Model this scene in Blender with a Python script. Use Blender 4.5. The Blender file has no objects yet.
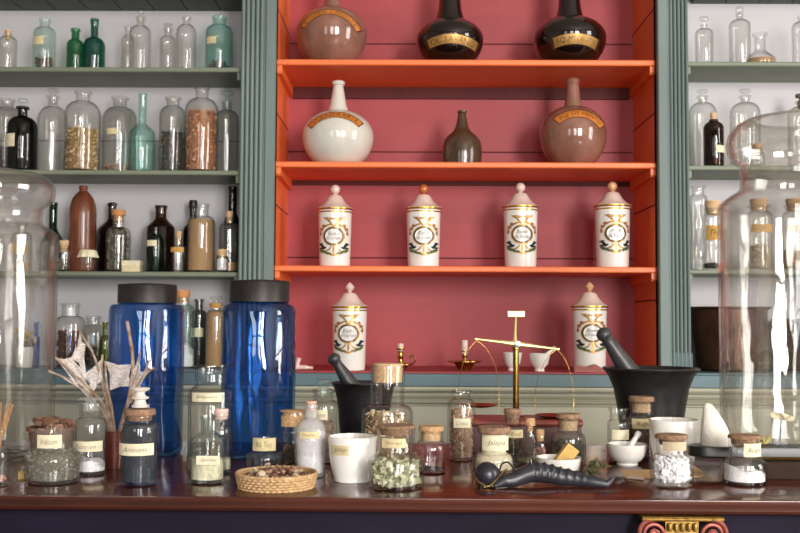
import bpy, math, random
from mathutils import Vector, Matrix
random.seed(7)
S = bpy.context.scene
COL = S.collection
PI = math.pi

# ------------------------------------------------------------------ camera
F = 1000.0
TABLE_Z = 0.9
YT_FRONT, YT_BACK = 1.36, 1.965
PITCH = math.atan((320-266.5)/F)
CAM_Z = TABLE_Z + YT_FRONT*math.tan(math.atan((498-266.5)/F)-PITCH)
YAW, ROLL = math.radians(0.6), math.radians(0.3)
cam_d = bpy.data.cameras.new('camera'); cam = bpy.data.objects.new('camera', cam_d); COL.objects.link(cam)
cam_d.sensor_width = 36; cam_d.lens = F/800*36; cam_d.clip_start = 0.02
cam.location = (0, 0, CAM_Z)
RM = Matrix.Rotation(YAW, 3, 'Z') @ Matrix.Rotation(PI/2+PITCH, 3, 'X') @ Matrix.Rotation(ROLL, 3, 'Z')
cam.rotation_euler = RM.to_euler()
S.camera = cam
cam_d.dof.use_dof = True; cam_d.dof.focus_distance = 1.5; cam_d.dof.aperture_fstop = 20.0

# ------------------------------------------------------------------ world, light, exposure
W = bpy.data.worlds.new('world'); S.world = W; W.use_nodes = True
W.node_tree.nodes['Background'].inputs[0].default_value = (0.75, 0.85, 1.0, 1)
W.node_tree.nodes['Background'].inputs[1].default_value = 1.0
S.view_settings.view_transform = 'Standard'; S.view_settings.look = 'None'
S.view_settings.exposure = 0.32; S.view_settings.gamma = 1.0; S.view_settings.use_curve_mapping = False
S.cycles.use_denoising = True
S.cycles.max_bounces = 10; S.cycles.transparent_max_bounces = 48
S.cycles.diffuse_bounces = 4; S.cycles.glossy_bounces = 4
S.cycles.sample_clamp_indirect = 6.0
ROOM_X, ROOM_Y0, ROOM_Y1, ROOM_H = 3.3, -2.9, 3.3, 3.3
# daylight entering through the three tall windows behind the photographer and the one on the right
WINS = [('back', 2.0, 1.3), ('back', 0.25, 1.0), ('back', -1.8, 1.0), ('right', 0.7, 1.2)]
WZ0, WZ1 = 0.75, 2.75
def window_light(loc, rot, sx, sy, power, col):
    l = bpy.data.lights.new('window_daylight', 'AREA'); l.shape = 'RECTANGLE'; l.size = sx; l.size_y = sy
    l.energy = power; l.color = col
    o = bpy.data.objects.new('window_daylight', l); o.location = loc; o.rotation_euler = rot; COL.objects.link(o)
for (side, c, w), p in zip(WINS, (290, 60, 22, 75)):
    if side == 'back': window_light((c, ROOM_Y0-0.16, (WZ0+WZ1)/2), (PI/2, 0, 0), w, WZ1-WZ0, p, (1.0, 0.97, 0.93))
    else: window_light((ROOM_X+0.16, c, (WZ0+WZ1)/2), (PI/2, 0, PI/2), w, WZ1-WZ0, p, (1.0, 0.95, 0.88))

# ------------------------------------------------------------------ pixel -> world
def ray(px, py):
    return RM @ Vector(((px-400)/F, -(py-266.5)/F, -1))
def at(px, py, Y):
    d = ray(px, py); t = Y/d.y
    return Vector((d.x*t, Y, CAM_Z+d.z*t))
def on_z(px, py, z):
    d = ray(px, py); t = (z-CAM_Z)/d.z
    return Vector((d.x*t, d.y*t, z))

# ------------------------------------------------------------------ colours and materials
def lin(c):
    r = []
    for v in c:
        v = v/255.0
        r.append(v/12.92 if v <= 0.04045 else ((v+0.055)/1.055)**2.4)
    return (*r, 1.0)
MATS = {}
def new_mat(name):
    m = bpy.data.materials.new(name); m.use_nodes = True; nt = m.node_tree; nt.nodes.clear()
    out = nt.nodes.new('ShaderNodeOutputMaterial'); return m, nt, out
def paint(name, col, rough=0.5, metal=0.0, var=0.12, scale=(8, 8, 8), bump=0.0, bscale=40, coat=0.0, spec=0.5, col2=None, sss=0):
    if name in MATS: return MATS[name]
    m, nt, out = new_mat(name); N = nt.nodes.new; L = nt.links.new
    b = N('ShaderNodeBsdfPrincipled'); L(b.outputs[0], out.inputs[0])
    tc = N('ShaderNodeTexCoord'); mp = N('ShaderNodeMapping'); mp.inputs['Scale'].default_value = scale
    L(tc.outputs['Object'], mp.inputs[0])
    no = N('ShaderNodeTexNoise'); no.inputs['Scale'].default_value = 3; no.inputs['Detail'].default_value = 5; L(mp.outputs[0], no.inputs[0])
    r = N('ShaderNodeValToRGB'); L(no.outputs[0], r.inputs[0])
    c = lin(col); d = lin(col2) if col2 else tuple(x*(1-var*2) for x in c[:3])+(1,)
    r.color_ramp.elements[0].position = 0.3; r.color_ramp.elements[1].position = 0.68
    r.color_ramp.elements[0].color = d; r.color_ramp.elements[1].color = c if col2 else tuple(min(1, x*(1+var*0.4)) for x in c[:3])+(1,)
    L(r.outputs[0], b.inputs['Base Color'])
    b.inputs['Roughness'].default_value = rough; b.inputs['Metallic'].default_value = metal
    b.inputs['Coat Weight'].default_value = coat; b.inputs['Coat Roughness'].default_value = 0.05
    b.inputs['Specular IOR Level'].default_value = spec
    if sss: b.inputs['Subsurface Weight'].default_value = sss; b.inputs['Subsurface Scale'].default_value = 0.01
    if bump:
        n2 = N('ShaderNodeTexNoise'); n2.inputs['Scale'].default_value = bscale; n2.inputs['Detail'].default_value = 4
        L(mp.outputs[0], n2.inputs[0])
        bp = N('ShaderNodeBump'); bp.inputs['Strength'].default_value = bump; bp.inputs['Distance'].default_value = 0.002
        L(n2.outputs[0], bp.inputs['Height']); L(bp.outputs[0], b.inputs['Normal'])
    MATS[name] = m; return m
def flake_mat(name, cols, rough=0.7):
    if name in MATS: return MATS[name]
    m, nt, out = new_mat(name); N = nt.nodes.new; L = nt.links.new
    b = N('ShaderNodeBsdfPrincipled'); L(b.outputs[0], out.inputs[0]); b.inputs['Roughness'].default_value = rough
    g = N('ShaderNodeNewGeometry'); r = N('ShaderNodeValToRGB'); L(g.outputs['Random Per Island'], r.inputs[0])
    r.color_ramp.interpolation = 'CONSTANT'
    while len(r.color_ramp.elements) < len(cols): r.color_ramp.elements.new(0.5)
    for i, c in enumerate(cols):
        r.color_ramp.elements[i].position = i/len(cols); r.color_ramp.elements[i].color = lin(c)
    L(r.outputs[0], b.inputs['Base Color'])
    MATS[name] = m; return m
def glass(name, tint=(0.97, 0.975, 0.96), edge=(0.42, 0.45, 0.43), haze=0.0, haze_col=(0.8, 0.8, 0.78), gloss=0.06, wob=0.3, wscale=14):
    """Clear or tinted glass; tint is what remains of light after both walls."""
    if name in MATS: return MATS[name]
    m, nt, out = new_mat(name); N = nt.nodes.new; L = nt.links.new
    lw = N('ShaderNodeLayerWeight'); lw.inputs['Blend'].default_value = 0.5
    tc = N('ShaderNodeTexCoord'); mp = N('ShaderNodeMapping'); mp.inputs['Scale'].default_value = (1, 1, 0.3)
    L(tc.outputs['Object'], mp.inputs[0])
    no = N('ShaderNodeTexNoise'); no.inputs['Scale'].default_value = wscale; no.inputs['Detail'].default_value = 2; L(mp.outputs[0], no.inputs[0])
    bp = N('ShaderNodeBump'); bp.inputs['Strength'].default_value = wob; bp.inputs['Distance'].default_value = 0.02; L(no.outputs[0], bp.inputs['Height'])
    L(bp.outputs[0], lw.inputs['Normal'])
    lw2 = N('ShaderNodeLayerWeight'); lw2.inputs['Blend'].default_value = 0.5
    p1 = N('ShaderNodeMath'); p1.operation = 'POWER'; L(lw2.outputs['Facing'], p1.inputs[0]); p1.inputs[1].default_value = 4.0
    mx = N('ShaderNodeMix'); mx.data_type = 'RGBA'; L(p1.outputs[0], mx.inputs[0])
    q = lambda t: (*[max(x, 0.0005)**0.25 for x in t], 1)
    mx.inputs[6].default_value = q(tint); mx.inputs[7].default_value = q([a*b for a, b in zip(tint, edge)])
    tr = N('ShaderNodeBsdfTransparent'); L(mx.outputs[2], tr.inputs[0])
    gl = N('ShaderNodeBsdfGlossy'); gl.inputs['Roughness'].default_value = 0.015; L(bp.outputs[0], gl.inputs['Normal'])
    p2 = N('ShaderNodeMath'); p2.operation = 'POWER'; L(lw.outputs['Facing'], p2.inputs[0]); p2.inputs[1].default_value = 4.5
    fm = N('ShaderNodeMath'); fm.operation = 'MULTIPLY_ADD'; L(p2.outputs[0], fm.inputs[0]); fm.inputs[1].default_value = 0.55; fm.inputs[2].default_value = gloss
    sh = tr
    if haze:
        df = N('ShaderNodeBsdfDiffuse'); df.inputs[0].default_value = (*haze_col, 1)
        hm = N('ShaderNodeMixShader'); hm.inputs[0].default_value = haze; L(tr.outputs[0], hm.inputs[1]); L(df.outputs[0], hm.inputs[2]); sh = hm
    ms = N('ShaderNodeMixShader'); L(fm.outputs[0], ms.inputs[0]); L(sh.outputs[0], ms.inputs[1]); L(gl.outputs[0], ms.inputs[2])
    L(ms.outputs[0], out.inputs[0]); MATS[name] = m; return m

CLEAR = glass('clear glass', (0.97, 0.97, 0.96), (0.1, 0.11, 0.1))
OLDCLEAR = glass('old clear glass', (0.90, 0.90, 0.87), (0.06, 0.055, 0.045), haze=0.01)
GREYGLASS = glass('smoky clear glass', (0.72, 0.72, 0.68), (0.07, 0.07, 0.06), haze=0.02)
SHOWGLASS = glass('show jar glass', (0.88, 0.86, 0.82), (0.28, 0.2, 0.16), haze=0.008, gloss=0.10, wob=0.4, wscale=11)
AQUA = glass('aqua glass', (0.5, 0.74, 0.68), (0.12, 0.28, 0.25), haze=0.04, haze_col=(0.35, 0.7, 0.62))
PALEAQUA = glass('pale aqua glass', (0.72, 0.86, 0.80), (0.25, 0.42, 0.38), haze=0.03, haze_col=(0.5, 0.75, 0.68))
GREEN = glass('green glass', (0.04, 0.22, 0.09), (0.3, 0.4, 0.3), haze=0.07, haze_col=(0.03, 0.25, 0.10))
TEAL = glass('teal green glass', (0.02, 0.13, 0.10), (0.3, 0.4, 0.4), haze=0.08, haze_col=(0.02, 0.2, 0.15))
DKGREEN = glass('dark green glass', (0.01, 0.04, 0.015), (0.2, 0.3, 0.2), haze=0.03, haze_col=(0.01, 0.04, 0.02))
OLIVE = glass('olive glass', (0.16, 0.20, 0.03), (0.2, 0.3, 0.2), haze=0.08, haze_col=(0.2, 0.22, 0.05))
AMBER = glass('dark amber glass', (0.05, 0.02, 0.01), (0.2, 0.2, 0.2), haze=0.05, haze_col=(0.09, 0.035, 0.025))
BLACKGL = glass('near black glass', (0.012, 0.012, 0.01), (0.2, 0.2, 0.2), haze=0.02, haze_col=(0.02, 0.02, 0.018))
COBALT = glass('cobalt blue glass', (0.03, 0.17, 0.55), (0.03, 0.04, 0.12), haze=0.03, haze_col=(0.0, 0.05, 0.42), gloss=0.09, wob=0.7, wscale=12)
SMALLBLUE = glass('small blue glass', (0.05, 0.1, 0.45), (0.2, 0.2, 0.4), haze=0.08, haze_col=(0.02, 0.06, 0.35))
CORK = paint('cork', (206, 168, 124), 0.85, col2=(158, 118, 80), scale=(60, 60, 60), bump=0.6, bscale=8)
DCORK = paint('dark cork', (164, 130, 102), 0.9, col2=(114, 86, 66), scale=(60, 60, 60), bump=0.8, bscale=8)
PALECORK = paint('pale cork', (222, 190, 150), 0.85, col2=(190, 150, 108), scale=(60, 60, 60), bump=0.5, bscale=8)
PAPER = paint('label paper', (232, 222, 190), 0.8, var=0.08, scale=(30, 30, 30))
YPAPER = paint('yellowed label paper', (222, 204, 158), 0.8, var=0.12, scale=(30, 30, 30))
OPAPER = paint('ochre label paper', (206, 158, 84), 0.8, var=0.15, scale=(30, 30, 30))
INK = paint('ink', (40, 34, 32), 0.7, var=0)
SAGE = paint('sage paint', (112, 128, 125), 0.55, var=0.1, scale=(3, 3, 0.8), bump=0.15, bscale=20)
SAGEL = paint('pale sage paint', (180, 178, 158), 0.55, var=0.07, scale=(1, 3, 3), bump=0.1)
TEALP = paint('blue green paint', (92, 116, 124), 0.5, var=0.1, scale=(1, 3, 3))
SHELFG = paint('shelf green paint', (126, 134, 114), 0.5, var=0.1, scale=(1, 3, 3))
SOFFIT = paint('grey green soffit paint', (92, 100, 96), 0.7, var=0.1)
ORANGE = paint('orange paint', (246, 122, 62), 0.45, var=0.05, scale=(1, 3, 3))
ROSE = paint('rose red paint', (170, 64, 70), 0.55, var=0.08, scale=(0.6, 3, 4), bump=0.15, bscale=15)
GROOVE = paint('dark red groove paint', (88, 20, 22), 0.8, var=0)
GREYW = paint('pale grey paint', (200, 197, 200), 0.7, var=0.03, scale=(1, 1, 1))
WHITE = paint('white porcelain', (238, 234, 228), 0.18, var=0.03, coat=0.4)
PINKW = paint('blush porcelain', (226, 200, 190), 0.3, var=0.04, coat=0.3)
GOLD = paint('gilding', (214, 160, 60), 0.25, 0.9, var=0.1)
BRASS = paint('brass', (190, 150, 78), 0.22, 1.0, var=0.15, scale=(20, 20, 20))
IRON = paint('black cast iron', (42, 40, 42), 0.42, 0.3, var=0.2, scale=(20, 20, 20), bump=0.3, bscale=12)
BLACKW = paint('black lacquer', (24, 22, 23), 0.35, var=0.2)
LIDM = paint('black metal lid', (52, 47, 46), 0.45, 0.4, var=0.25, scale=(20, 20, 6))
DARK = paint('dark navy wood', (24, 16, 38), 0.7, spec=0.2, var=0.25, scale=(2, 8, 8))
def wood(name, c1, c2, rough, scale=(1.0, 9, 9), coat=0.3):
    m = paint(name, c1, rough, col2=c2, scale=scale, coat=coat); return m
MAHOG = wood('varnished mahogany', (88, 40, 28), (48, 20, 15), 0.16, (0.9, 9, 9), 0.3)
MAHOGR = wood('red mahogany', (140, 62, 48), (104, 38, 32), 0.3, (1.5, 9, 9))
FLOORM = wood('floor boards', (120, 86, 60), (88, 60, 40), 0.4, (1, 8, 1))

# ------------------------------------------------------------------ mesh helpers
class MB:
    def __init__(s): s.v = []; s.f = []
    def add(s, v, f):
        b = len(s.v); s.v += [tuple(p) for p in v]; s.f += [tuple(i+b for i in q) for q in f]; return s
    def box(s, x0, x1, y0, y1, z0, z1):
        v = [(x, y, z) for x in (x0, x1) for y in (y0, y1) for z in (z0, z1)]
        return s.add(v, [(0, 1, 3, 2), (4, 6, 7, 5), (0, 4, 5, 1), (2, 3, 7, 6), (0, 2, 6, 4), (1, 5, 7, 3)])
    def bbox(s, x0, x1, y0, y1, z0, z1, e=0.002):
        """box with chamfered long edges"""
        pr = [(y0+e, z0), (y1-e, z0), (y1, z0+e), (y1, z1-e), (y1-e, z1), (y0+e, z1), (y0, z1-e), (y0, z0+e)]
        return s.prism(pr, x0, x1)
    def prism(s, yz, x0, x1):
        n = len(yz); v = [(x0, y, z) for y, z in yz]+[(x1, y, z) for y, z in yz]
        f = [(i, i+n, (i+1) % n+n, (i+1) % n) for i in range(n)]+[tuple(range(n)), tuple(range(2*n-1, n-1, -1))]
        return s.add(v, f)
    def lathe(s, pr, n=36, c=(0, 0, 0), M=None, rot=0.0):
        """pr: (r,z) list; ends on the axis are capped"""
        v = []; f = []; idx = []
        for r, z in pr:
            if r < 1e-6: idx.append([len(v)]*n); v.append((0, 0, z))
            else:
                idx.append(list(range(len(v), len(v)+n)))
                v += [(r*math.cos(2*PI*k/n+rot), r*math.sin(2*PI*k/n+rot), z) for k in range(n)]
        for a, b in zip(idx, idx[1:]):
            for k in range(n):
                q = [a[k], a[(k+1) % n], b[(k+1) % n], b[k]]; u = []
                for i in q:
                    if i not in u: u.append(i)
                if len(u) > 2: f.append(tuple(u))
        v = [Vector(p) for p in v]
        if M is not None: v = [M @ p for p in v]
        c = Vector(c)
        return s.add([p+c for p in v], f)
    def tube(s, pts, rad, n=10, mod=None):
        pts = [Vector(p) for p in pts]; m = len(pts)
        rad = [rad]*m if not hasattr(rad, '__len__') else rad
        T = [(pts[min(i+1, m-1)]-pts[max(i-1, 0)]).normalized() for i in range(m)]
        up = Vector((0, 0, 1)) if abs(T[0].z) < 0.9 else Vector((0, 1, 0))
        A = (up-T[0]*up.dot(T[0])).normalized(); v = []
        for i in range(m):
            A = (A-T[i]*A.dot(T[i])).normalized(); B = T[i].cross(A)
            for k in range(n):
                a = 2*PI*k/n; r = rad[i]*(mod(i, a) if mod else 1)
                v.append(pts[i]+(A*math.cos(a)+B*math.sin(a))*r)
        f = [(i*n+k, i*n+(k+1) % n, (i+1)*n+(k+1) % n, (i+1)*n+k) for i in range(m-1) for k in range(n)]
        f += [tuple(range(n-1, -1, -1)), tuple(range((m-1)*n, m*n))]
        return s.add(v, f)
    def obj(s, name, mat, parent=None, loc=None, smooth=True, ang=35):
        me = bpy.data.meshes.new(name); me.from_pydata(s.v, [], s.f); me.validate(); me.update()
        if smooth:
            me.polygons.foreach_set('use_smooth', [True]*len(me.polygons)); me.set_sharp_from_angle(angle=math.radians(ang))
        o = bpy.data.objects.new(name, me); me.materials.append(mat); COL.objects.link(o)
        if parent is not None: o.parent = parent
        if loc is not None: o.location = loc
        return o
def spline(pts, k=8):
    """Catmull-Rom"""
    P = [Vector(p) for p in pts]; P = [P[0]*2-P[1]]+P+[P[-1]*2-P[-2]]; r = []
    for i in range(1, len(P)-2):
        for j in range(k):
            t = j/k; a, b, c, d = P[i-1:i+3]
            r.append(0.5*((2*b)+(c-a)*t+(2*a-5*b+4*c-d)*t*t+(3*b-a-3*c+d)*t**3))
    r.append(P[-2]); return r
def lerp(a, b, t): return a+(b-a)*t
def interp(xs, ys, x):
    if x <= xs[0]: return ys[0]
    for i in range(len(xs)-1):
        if x <= xs[i+1]: return lerp(ys[i], ys[i+1], (x-xs[i])/max(xs[i+1]-xs[i], 1e-9))
    return ys[-1]
def tag(o, label, cat, group=None, kind=None):
    o['label'] = label; o['category'] = cat
    if group: o['group'] = group
    if kind: o['kind'] = kind
    return o
def thing(name, loc, label, cat, group=None):
    o = bpy.data.objects.new(name, None); o.empty_display_size = 0.03; o.location = loc; COL.objects.link(o)
    return tag(o, label, cat, group)
def struct(name, mb, mat):
    o = mb.obj(name, mat, smooth=False); o['kind'] = 'structure'; return o

# text
_tc = {}
def text2d(s, shear=0.3):
    if (s, shear) in _tc: return _tc[(s, shear)]
    cu = bpy.data.curves.new('lettering', 'FONT'); cu.body = s; cu.shear = shear; cu.resolution_u = 2; cu.size = 1; cu.offset = -0.012
    o = bpy.data.objects.new('lettering', cu); COL.objects.link(o)
    dg = bpy.context.evaluated_depsgraph_get(); me = bpy.data.meshes.new_from_object(o.evaluated_get(dg))
    vs = [(v.co.x, v.co.y) for v in me.vertices]; fs = [tuple(p.vertices) for p in me.polygons]
    bpy.data.objects.remove(o); bpy.data.curves.remove(cu); bpy.data.meshes.remove(me)
    x0 = min(v[0] for v in vs); x1 = max(v[0] for v in vs); y0 = min(v[1] for v in vs); y1 = max(v[1] for v in vs)
    r = ([((x-x0)/(x1-x0), (y-y0)/(y1-y0)) for x, y in vs], fs); _tc[(s, shear)] = r; return r
def proj(Rz, off):
    """front projection of a flat (x,z) design onto a turned surface of radius Rz(z)"""
    def f(x, z):
        R = Rz(z)+off; q = R*R-x*x
        return (x, -math.sqrt(max(q, 1e-8)), z)
    return f
def patch(mb, P, x0, x1, z0, z1, nx=10, nz=4, warp=None):
    v = []
    for j in range(nz+1):
        for i in range(nx+1):
            x = lerp(x0, x1, i/nx); z = lerp(z0, z1, j/nz)
            if warp: x, z = warp(x, z)
            v.append(P(x, z))
    f = [(j*(nx+1)+i, j*(nx+1)+i+1, (j+1)*(nx+1)+i+1, (j+1)*(nx+1)+i) for j in range(nz) for i in range(nx)]
    mb.add(v, f)
def lettering(mb, P, s, x0, x1, z0, z1, warp=None, shear=0.3):
    vs, fs = text2d(s, shear); v = []
    for x, y in vs:
        a, b = lerp(x0, x1, x), lerp(z0, z1, y)
        if warp: a, b = warp(a, b)
        v.append(P(a, b))
    mb.add(v, fs)

# fragments
def flakes(mb, Rz, z0, z1, n, size, flat=0.35, surface=0.75):
    for _ in range(n):
        z = random.uniform(z0, z1); R = max(Rz(z)-size*0.55, 0.001)
        r = R*(1-random.random()**2*(0.3)) if random.random() < surface else R*math.sqrt(random.random())
        if z > z1-size*1.5 and random.random() < 0.6: r = R*math.sqrt(random.random())
        a = random.uniform(0, 2*PI); c = Vector((r*math.cos(a), r*math.sin(a), z))
        M = Matrix.Rotation(random.uniform(0, 2*PI), 3, 'Z') @ Matrix.Rotation(random.uniform(0, PI), 3, 'X') @ Matrix.Rotation(random.uniform(0, PI), 3, 'Y')
        sx, sy, sz = size*random.uniform(.5, 1.1)*.5, size*random.uniform(.35, .8)*.5, size*flat*random.uniform(.4, 1)*.5
        v = [M @ Vector((x*sx, y*sy, z_*sz*(1 if x*y > 0 else 0.3)))+c for x in (-1, 1) for y in (-1, 1) for z_ in (-1, 1)]
        mb.add(v, [(0, 1, 3, 2), (4, 6, 7, 5), (0, 4, 5, 1), (2, 3, 7, 6), (0, 2, 6, 4), (1, 5, 7, 3)])

FL = {
 'yellow': ((222, 190, 130), (200, 160, 98), (236, 216, 170), (150, 112, 68), (216, 182, 120)),
 'orange': ((206, 128, 80), (222, 154, 106), (170, 88, 52), (238, 192, 152), (128, 64, 42)),
 'brown': ((110, 62, 40), (78, 42, 28), (140, 86, 54), (94, 60, 40)),
 'olive': ((84, 70, 42), (62, 52, 32), (104, 86, 52), (70, 58, 40)),
 'tan': ((176, 138, 100), (150, 112, 76), (196, 160, 120), (120, 86, 60)),
 'greyherb': ((158, 152, 136), (138, 132, 116), (176, 166, 144), (118, 112, 98)),
 'leaf': ((206, 206, 172), (180, 184, 148), (222, 220, 192), (140, 144, 108), (212, 208, 176)),
 'herb': ((120, 114, 98), (96, 92, 78), (142, 134, 114), (84, 78, 64)),
 'rust': ((192, 150, 124), (204, 170, 142), (168, 118, 94), (216, 188, 162), (142, 100, 80)),
 'pale': ((206, 186, 150), (184, 156, 118), (222, 206, 176), (150, 116, 84)),
 'white': ((244, 243, 245), (236, 236, 240), (248, 247, 248)),
 'redbr': ((104, 44, 28), (84, 32, 20), (122, 58, 38)),
 'green': ((90, 104, 60), (66, 82, 44), (120, 128, 78), (110, 90, 60)),
 'pink': ((190, 140, 130), (160, 100, 92), (206, 170, 156)),
 'darkred': ((84, 44, 40), (60, 30, 28), (110, 60, 54)),
}
POW = {'white': (240, 238, 240), 'black': (46, 52, 62), 'cream': (232, 222, 190), 'tan': (178, 142, 100), 'pale': (214, 204, 178), 'dark': (52, 40, 32)}

def px_frame(cx, Y, z0):
    """pixel measures -> local metres for a thing whose axis stands at depth Y on height z0"""
    zc = lambda py: at(cx, py, Y).z-z0
    k = Y/F*1.0015
    return zc, k
def solve_depth(cx, w, yb, z):
    Y = on_z(cx, yb, z).y
    Yc = Y
    for _ in range(6): Yc = Y+w/2*Yc/F
    return Yc

def bottle(name, label, cx, w, yt, yn, ys, nw, g=CLEAR, yb=None, shelf=None, dY=0.0, group=None, cat='bottle',
           lip=1.25, lip_h=3, stop=None, fill=None, tags=(), shoulder='round', sides=None, wall=0.0028, base_r=None, waist=None, z0=None, Y=None):
    """measures in photo pixels: cx axis, w body width, yt top, yn neck foot, ys shoulder, nw neck width, yb foot"""
    if shelf is not None:
        z0, Ys = shelf; Y = Ys+dY
    elif Y is None:
        z0 = TABLE_Z if z0 is None else z0
        Y = solve_depth(cx, w, yb, z0)
    elif z0 is None: z0 = TABLE_Z
    zc, k = px_frame(cx, Y, z0)
    X = at(cx, (yt+ys)/2, Y).x
    R, rn = w/2*k, nw/2*k
    zfr = lambda py: at(cx, py, Y-R).z-z0
    ztp = lambda py: at(cx, py, Y+(rn if py > 320 else -rn)).z-z0
    H, ZN, ZS = ztp(yt), zc(yn), zc(ys)
    if stop and stop[0] == 'cork' and stop[1] >= nw and yt > 320: H = at(cx, yt, Y-rn).z-z0   # row of the front edge under the cork lid
    t = min(wall, R*0.12); lh = lip_h*k; rl = rn*lip; RB = (base_r*k if base_r else R)
    e = min(0.004, R*0.15)
    pr = [(0, 0.0015), (RB-2.5*e, 0.0), (RB-e, 0), (RB-0.3*e, 0.3*e), (RB, e)]
    if waist: pr += [(waist*k, (ZS)*0.5)]
    pr += [(R, ZS)]
    m = 7
    for i in range(1, m+1):
        u = i/m
        if shoulder == 'round': r = rn+(R-rn)*math.cos(u*PI/2); z = ZS+(ZN-ZS)*math.sin(u*PI/2)
        elif shoulder == 'slope': r = lerp(R, rn, u-0.06*math.sin(u*2*PI)); z = lerp(ZS, ZN, u)
        elif shoulder == 's': r = lerp(R, rn, 0.5-0.5*math.cos(u*PI)); z = lerp(ZS, ZN, u)
        pr.append((r, z))
    pr += [(rn, lerp(ZN, H-lh, 0.6)), (rn*1.02, H-lh), (rl, H-lh*0.75), (rl, H-lh*0.2), (rl*0.97, H)]
    inn = [(max(r-t, 0.0012), z) for r, z in pr[4:-4]]
    zs = [p[1] for p in pr[4:]]; rs = [p[0] for p in pr[4:]]
    Rz = lambda z: interp(zs, rs, z)
    inner = [(rl*0.97-t, H), (rn-t, H-lh)]+inn[::-1][:-1]+[(RB-t-e*0.3, 0.004+e*0.6), (RB-t-e*1.5, 0.0045), (0, 0.005)]
    T = thing(name, (X, Y, z0), label, cat, group)
    n = sides or (44 if w > 60 else 32)
    rot = PI/n if sides else 0
    MB().lathe(pr+inner, n, rot=rot).obj('glass_body', g, T, ang=40 if not sides else 20)
    Ri = lambda z: max(Rz(z)-t-0.0006, 0.001)
    fac = math.cos(PI/sides) if sides else 1.0
    if fill:
        kind, colr, yf = fill[:3]; zf = min(zfr(yf), H*0.97); zb = 0.006
        opt = fill[3] if len(fill) > 3 else {}
        if kind == 'flakes':
            mb = MB(); sz = opt.get('size', 3.4)*k; nf = opt.get('n', 330)
            flakes(mb, lambda z: Ri(z)*fac, zb+sz*.4, zf, nf, sz, opt.get('flat', .35)); mb.obj('dried_pieces', flake_mat('dried '+colr, FL[colr]), T, smooth=False)
            kz = [(0, zb), (Ri(zb)*.9*fac-sz*.6, zb)]+[(max(Ri(lerp(zb, zf, i/6))*fac-sz*.95, .001), lerp(zb, zf-sz*.6, i/6)) for i in range(7)]+[(0, zf-sz*.6)]
            c0 = FL[colr][1]; MB().lathe(kz, 24).obj('packed_core', paint('core '+colr, tuple(int(c*.82) for c in c0), .9, bump=.8, bscale=6, scale=(50, 50, 50)), T)
        else:
            top = [(Ri(zf)*fac*q, zf+k*opt.get('heap', 1.2)*math.cos(q*PI/2)) for q in (1, .8, .5, .25)]
            kz = [(0, zb), (Ri(zb)*fac-.0015, zb)]+[(Ri(lerp(zb+.001, zf, i/30))*fac, lerp(zb+.001, zf, i/30)) for i in range(30)]+top+[(0, top[-1][1])]
            mb = MB().lathe(kz, 36)
            tilt = opt.get('tilt', 0)*k
            if tilt: mb.v = [(x, y, z+(tilt*(-x/R)+0.4*tilt*math.sin(x/R*5) if z > zf*0.8 else 0)) for x, y, z in mb.v]
            mb.obj('powder' if kind == 'powder' else 'liquid', paint(kind+' '+colr, POW[colr], .85 if kind == 'powder' else .15, scale=(70, 70, 70), bump=.7 if kind == 'powder' else 0, bscale=4, var=.1), T)
    if stop:
        st = stop[0]
        if st == 'cork':      # ('cork', width, y_top, y_bottom[, material])
            _, cw, c0, c1 = stop[:4]; cm = stop[4] if len(stop) > 4 else CORK
            zt, zb = ztp(c0), ztp(c1); r = cw/2*k; e2 = min(.0012, r*.2)
            ins = max(0.006, 6*k); ri = rn-t-.0004
            if cw > nw*1.0:   # cork lid wider than the neck
                q = [(0, H-ins), (ri*.93, H-ins), (ri, H-lh), (ri, H+.0002), (r, H+.0002), (r*1.01, lerp(H, zt, .5)), (r-e2, zt), (0, zt+.0003)]
                if H+.0002 >= zt-.001: q = [(0, H-ins), (ri*.93, H-ins), (ri, H), (ri, zt+.003), (0, zt+.003)]
            else:
                q = [(0, min(zb, H)-ins), (ri*.92, min(zb, H)-ins), (ri, H), (max(r, ri), lerp(H, zt, .6)), (max(r, ri)-e2, zt), (0, zt)]
            MB().lathe(q, 28).obj('cork_stopper', cm, T)
        elif st == 'disc':    # glass stopper with a flat round grip: ('disc', width, y_top[, material])
            cw, c0 = stop[1:3]; sm = stop[3] if len(stop) > 3 else g; r = cw/2*k; zt = ztp(c0); ri = rn-t-.0003; th = min((zt-H)*.45, 4*k)
            q = [(0, H-8*k), (ri*.85, H-8*k), (ri, H), (ri*.6, H+(zt-H-th)*.4), (ri*.6, zt-th*1.1), (r*.9, zt-th), (r, zt-th*.5), (r*.9, zt), (0, zt)]
            MB().lathe(q, 24).obj('glass_stopper', sm, T)
        elif st == 'ball':
            cw, c0 = stop[1:3]; sm = stop[3] if len(stop) > 3 else g; r = cw/2*k; zt = ztp(c0); ri = rn-t-.0003
            q = [(0, H-6*k), (ri*.9, H-6*k), (ri, H), (ri*.5, H+1*k), (ri*.4, max(zt-2*r, H+1.2*k))]
            q += [(r*math.sin(a), zt-r-r*math.cos(a)) for a in [PI*i/8 for i in range(1, 8)]]+[(0, zt)]
            MB().lathe(q, 24).obj('glass_stopper', sm, T)
    for lb in tags:           # (x0,x1,y0,y1,text,material)
        x0, x1, y0, y1, s, pm = lb
        kf = (Y-R)/F; a, b = (x0-cx)*kf, (x1-cx)*kf; z1_, z0_ = zfr(y0), zfr(y1)
        lim = max(abs(a), abs(b)); lz = min(Rz(z0_), Rz(z1_))*fac*0.985
        a, b = max(a, -lz), min(b, lz)
        P = proj(lambda z: Rz(z)*(fac if sides else 1), .0006); P2 = proj(lambda z: Rz(z)*(fac if sides else 1), .001)
        if sides: P = lambda x, z: (x, -Rz(z)*fac-.0007, z); P2 = lambda x, z: (x, -Rz(z)*fac-.0012, z)
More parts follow.
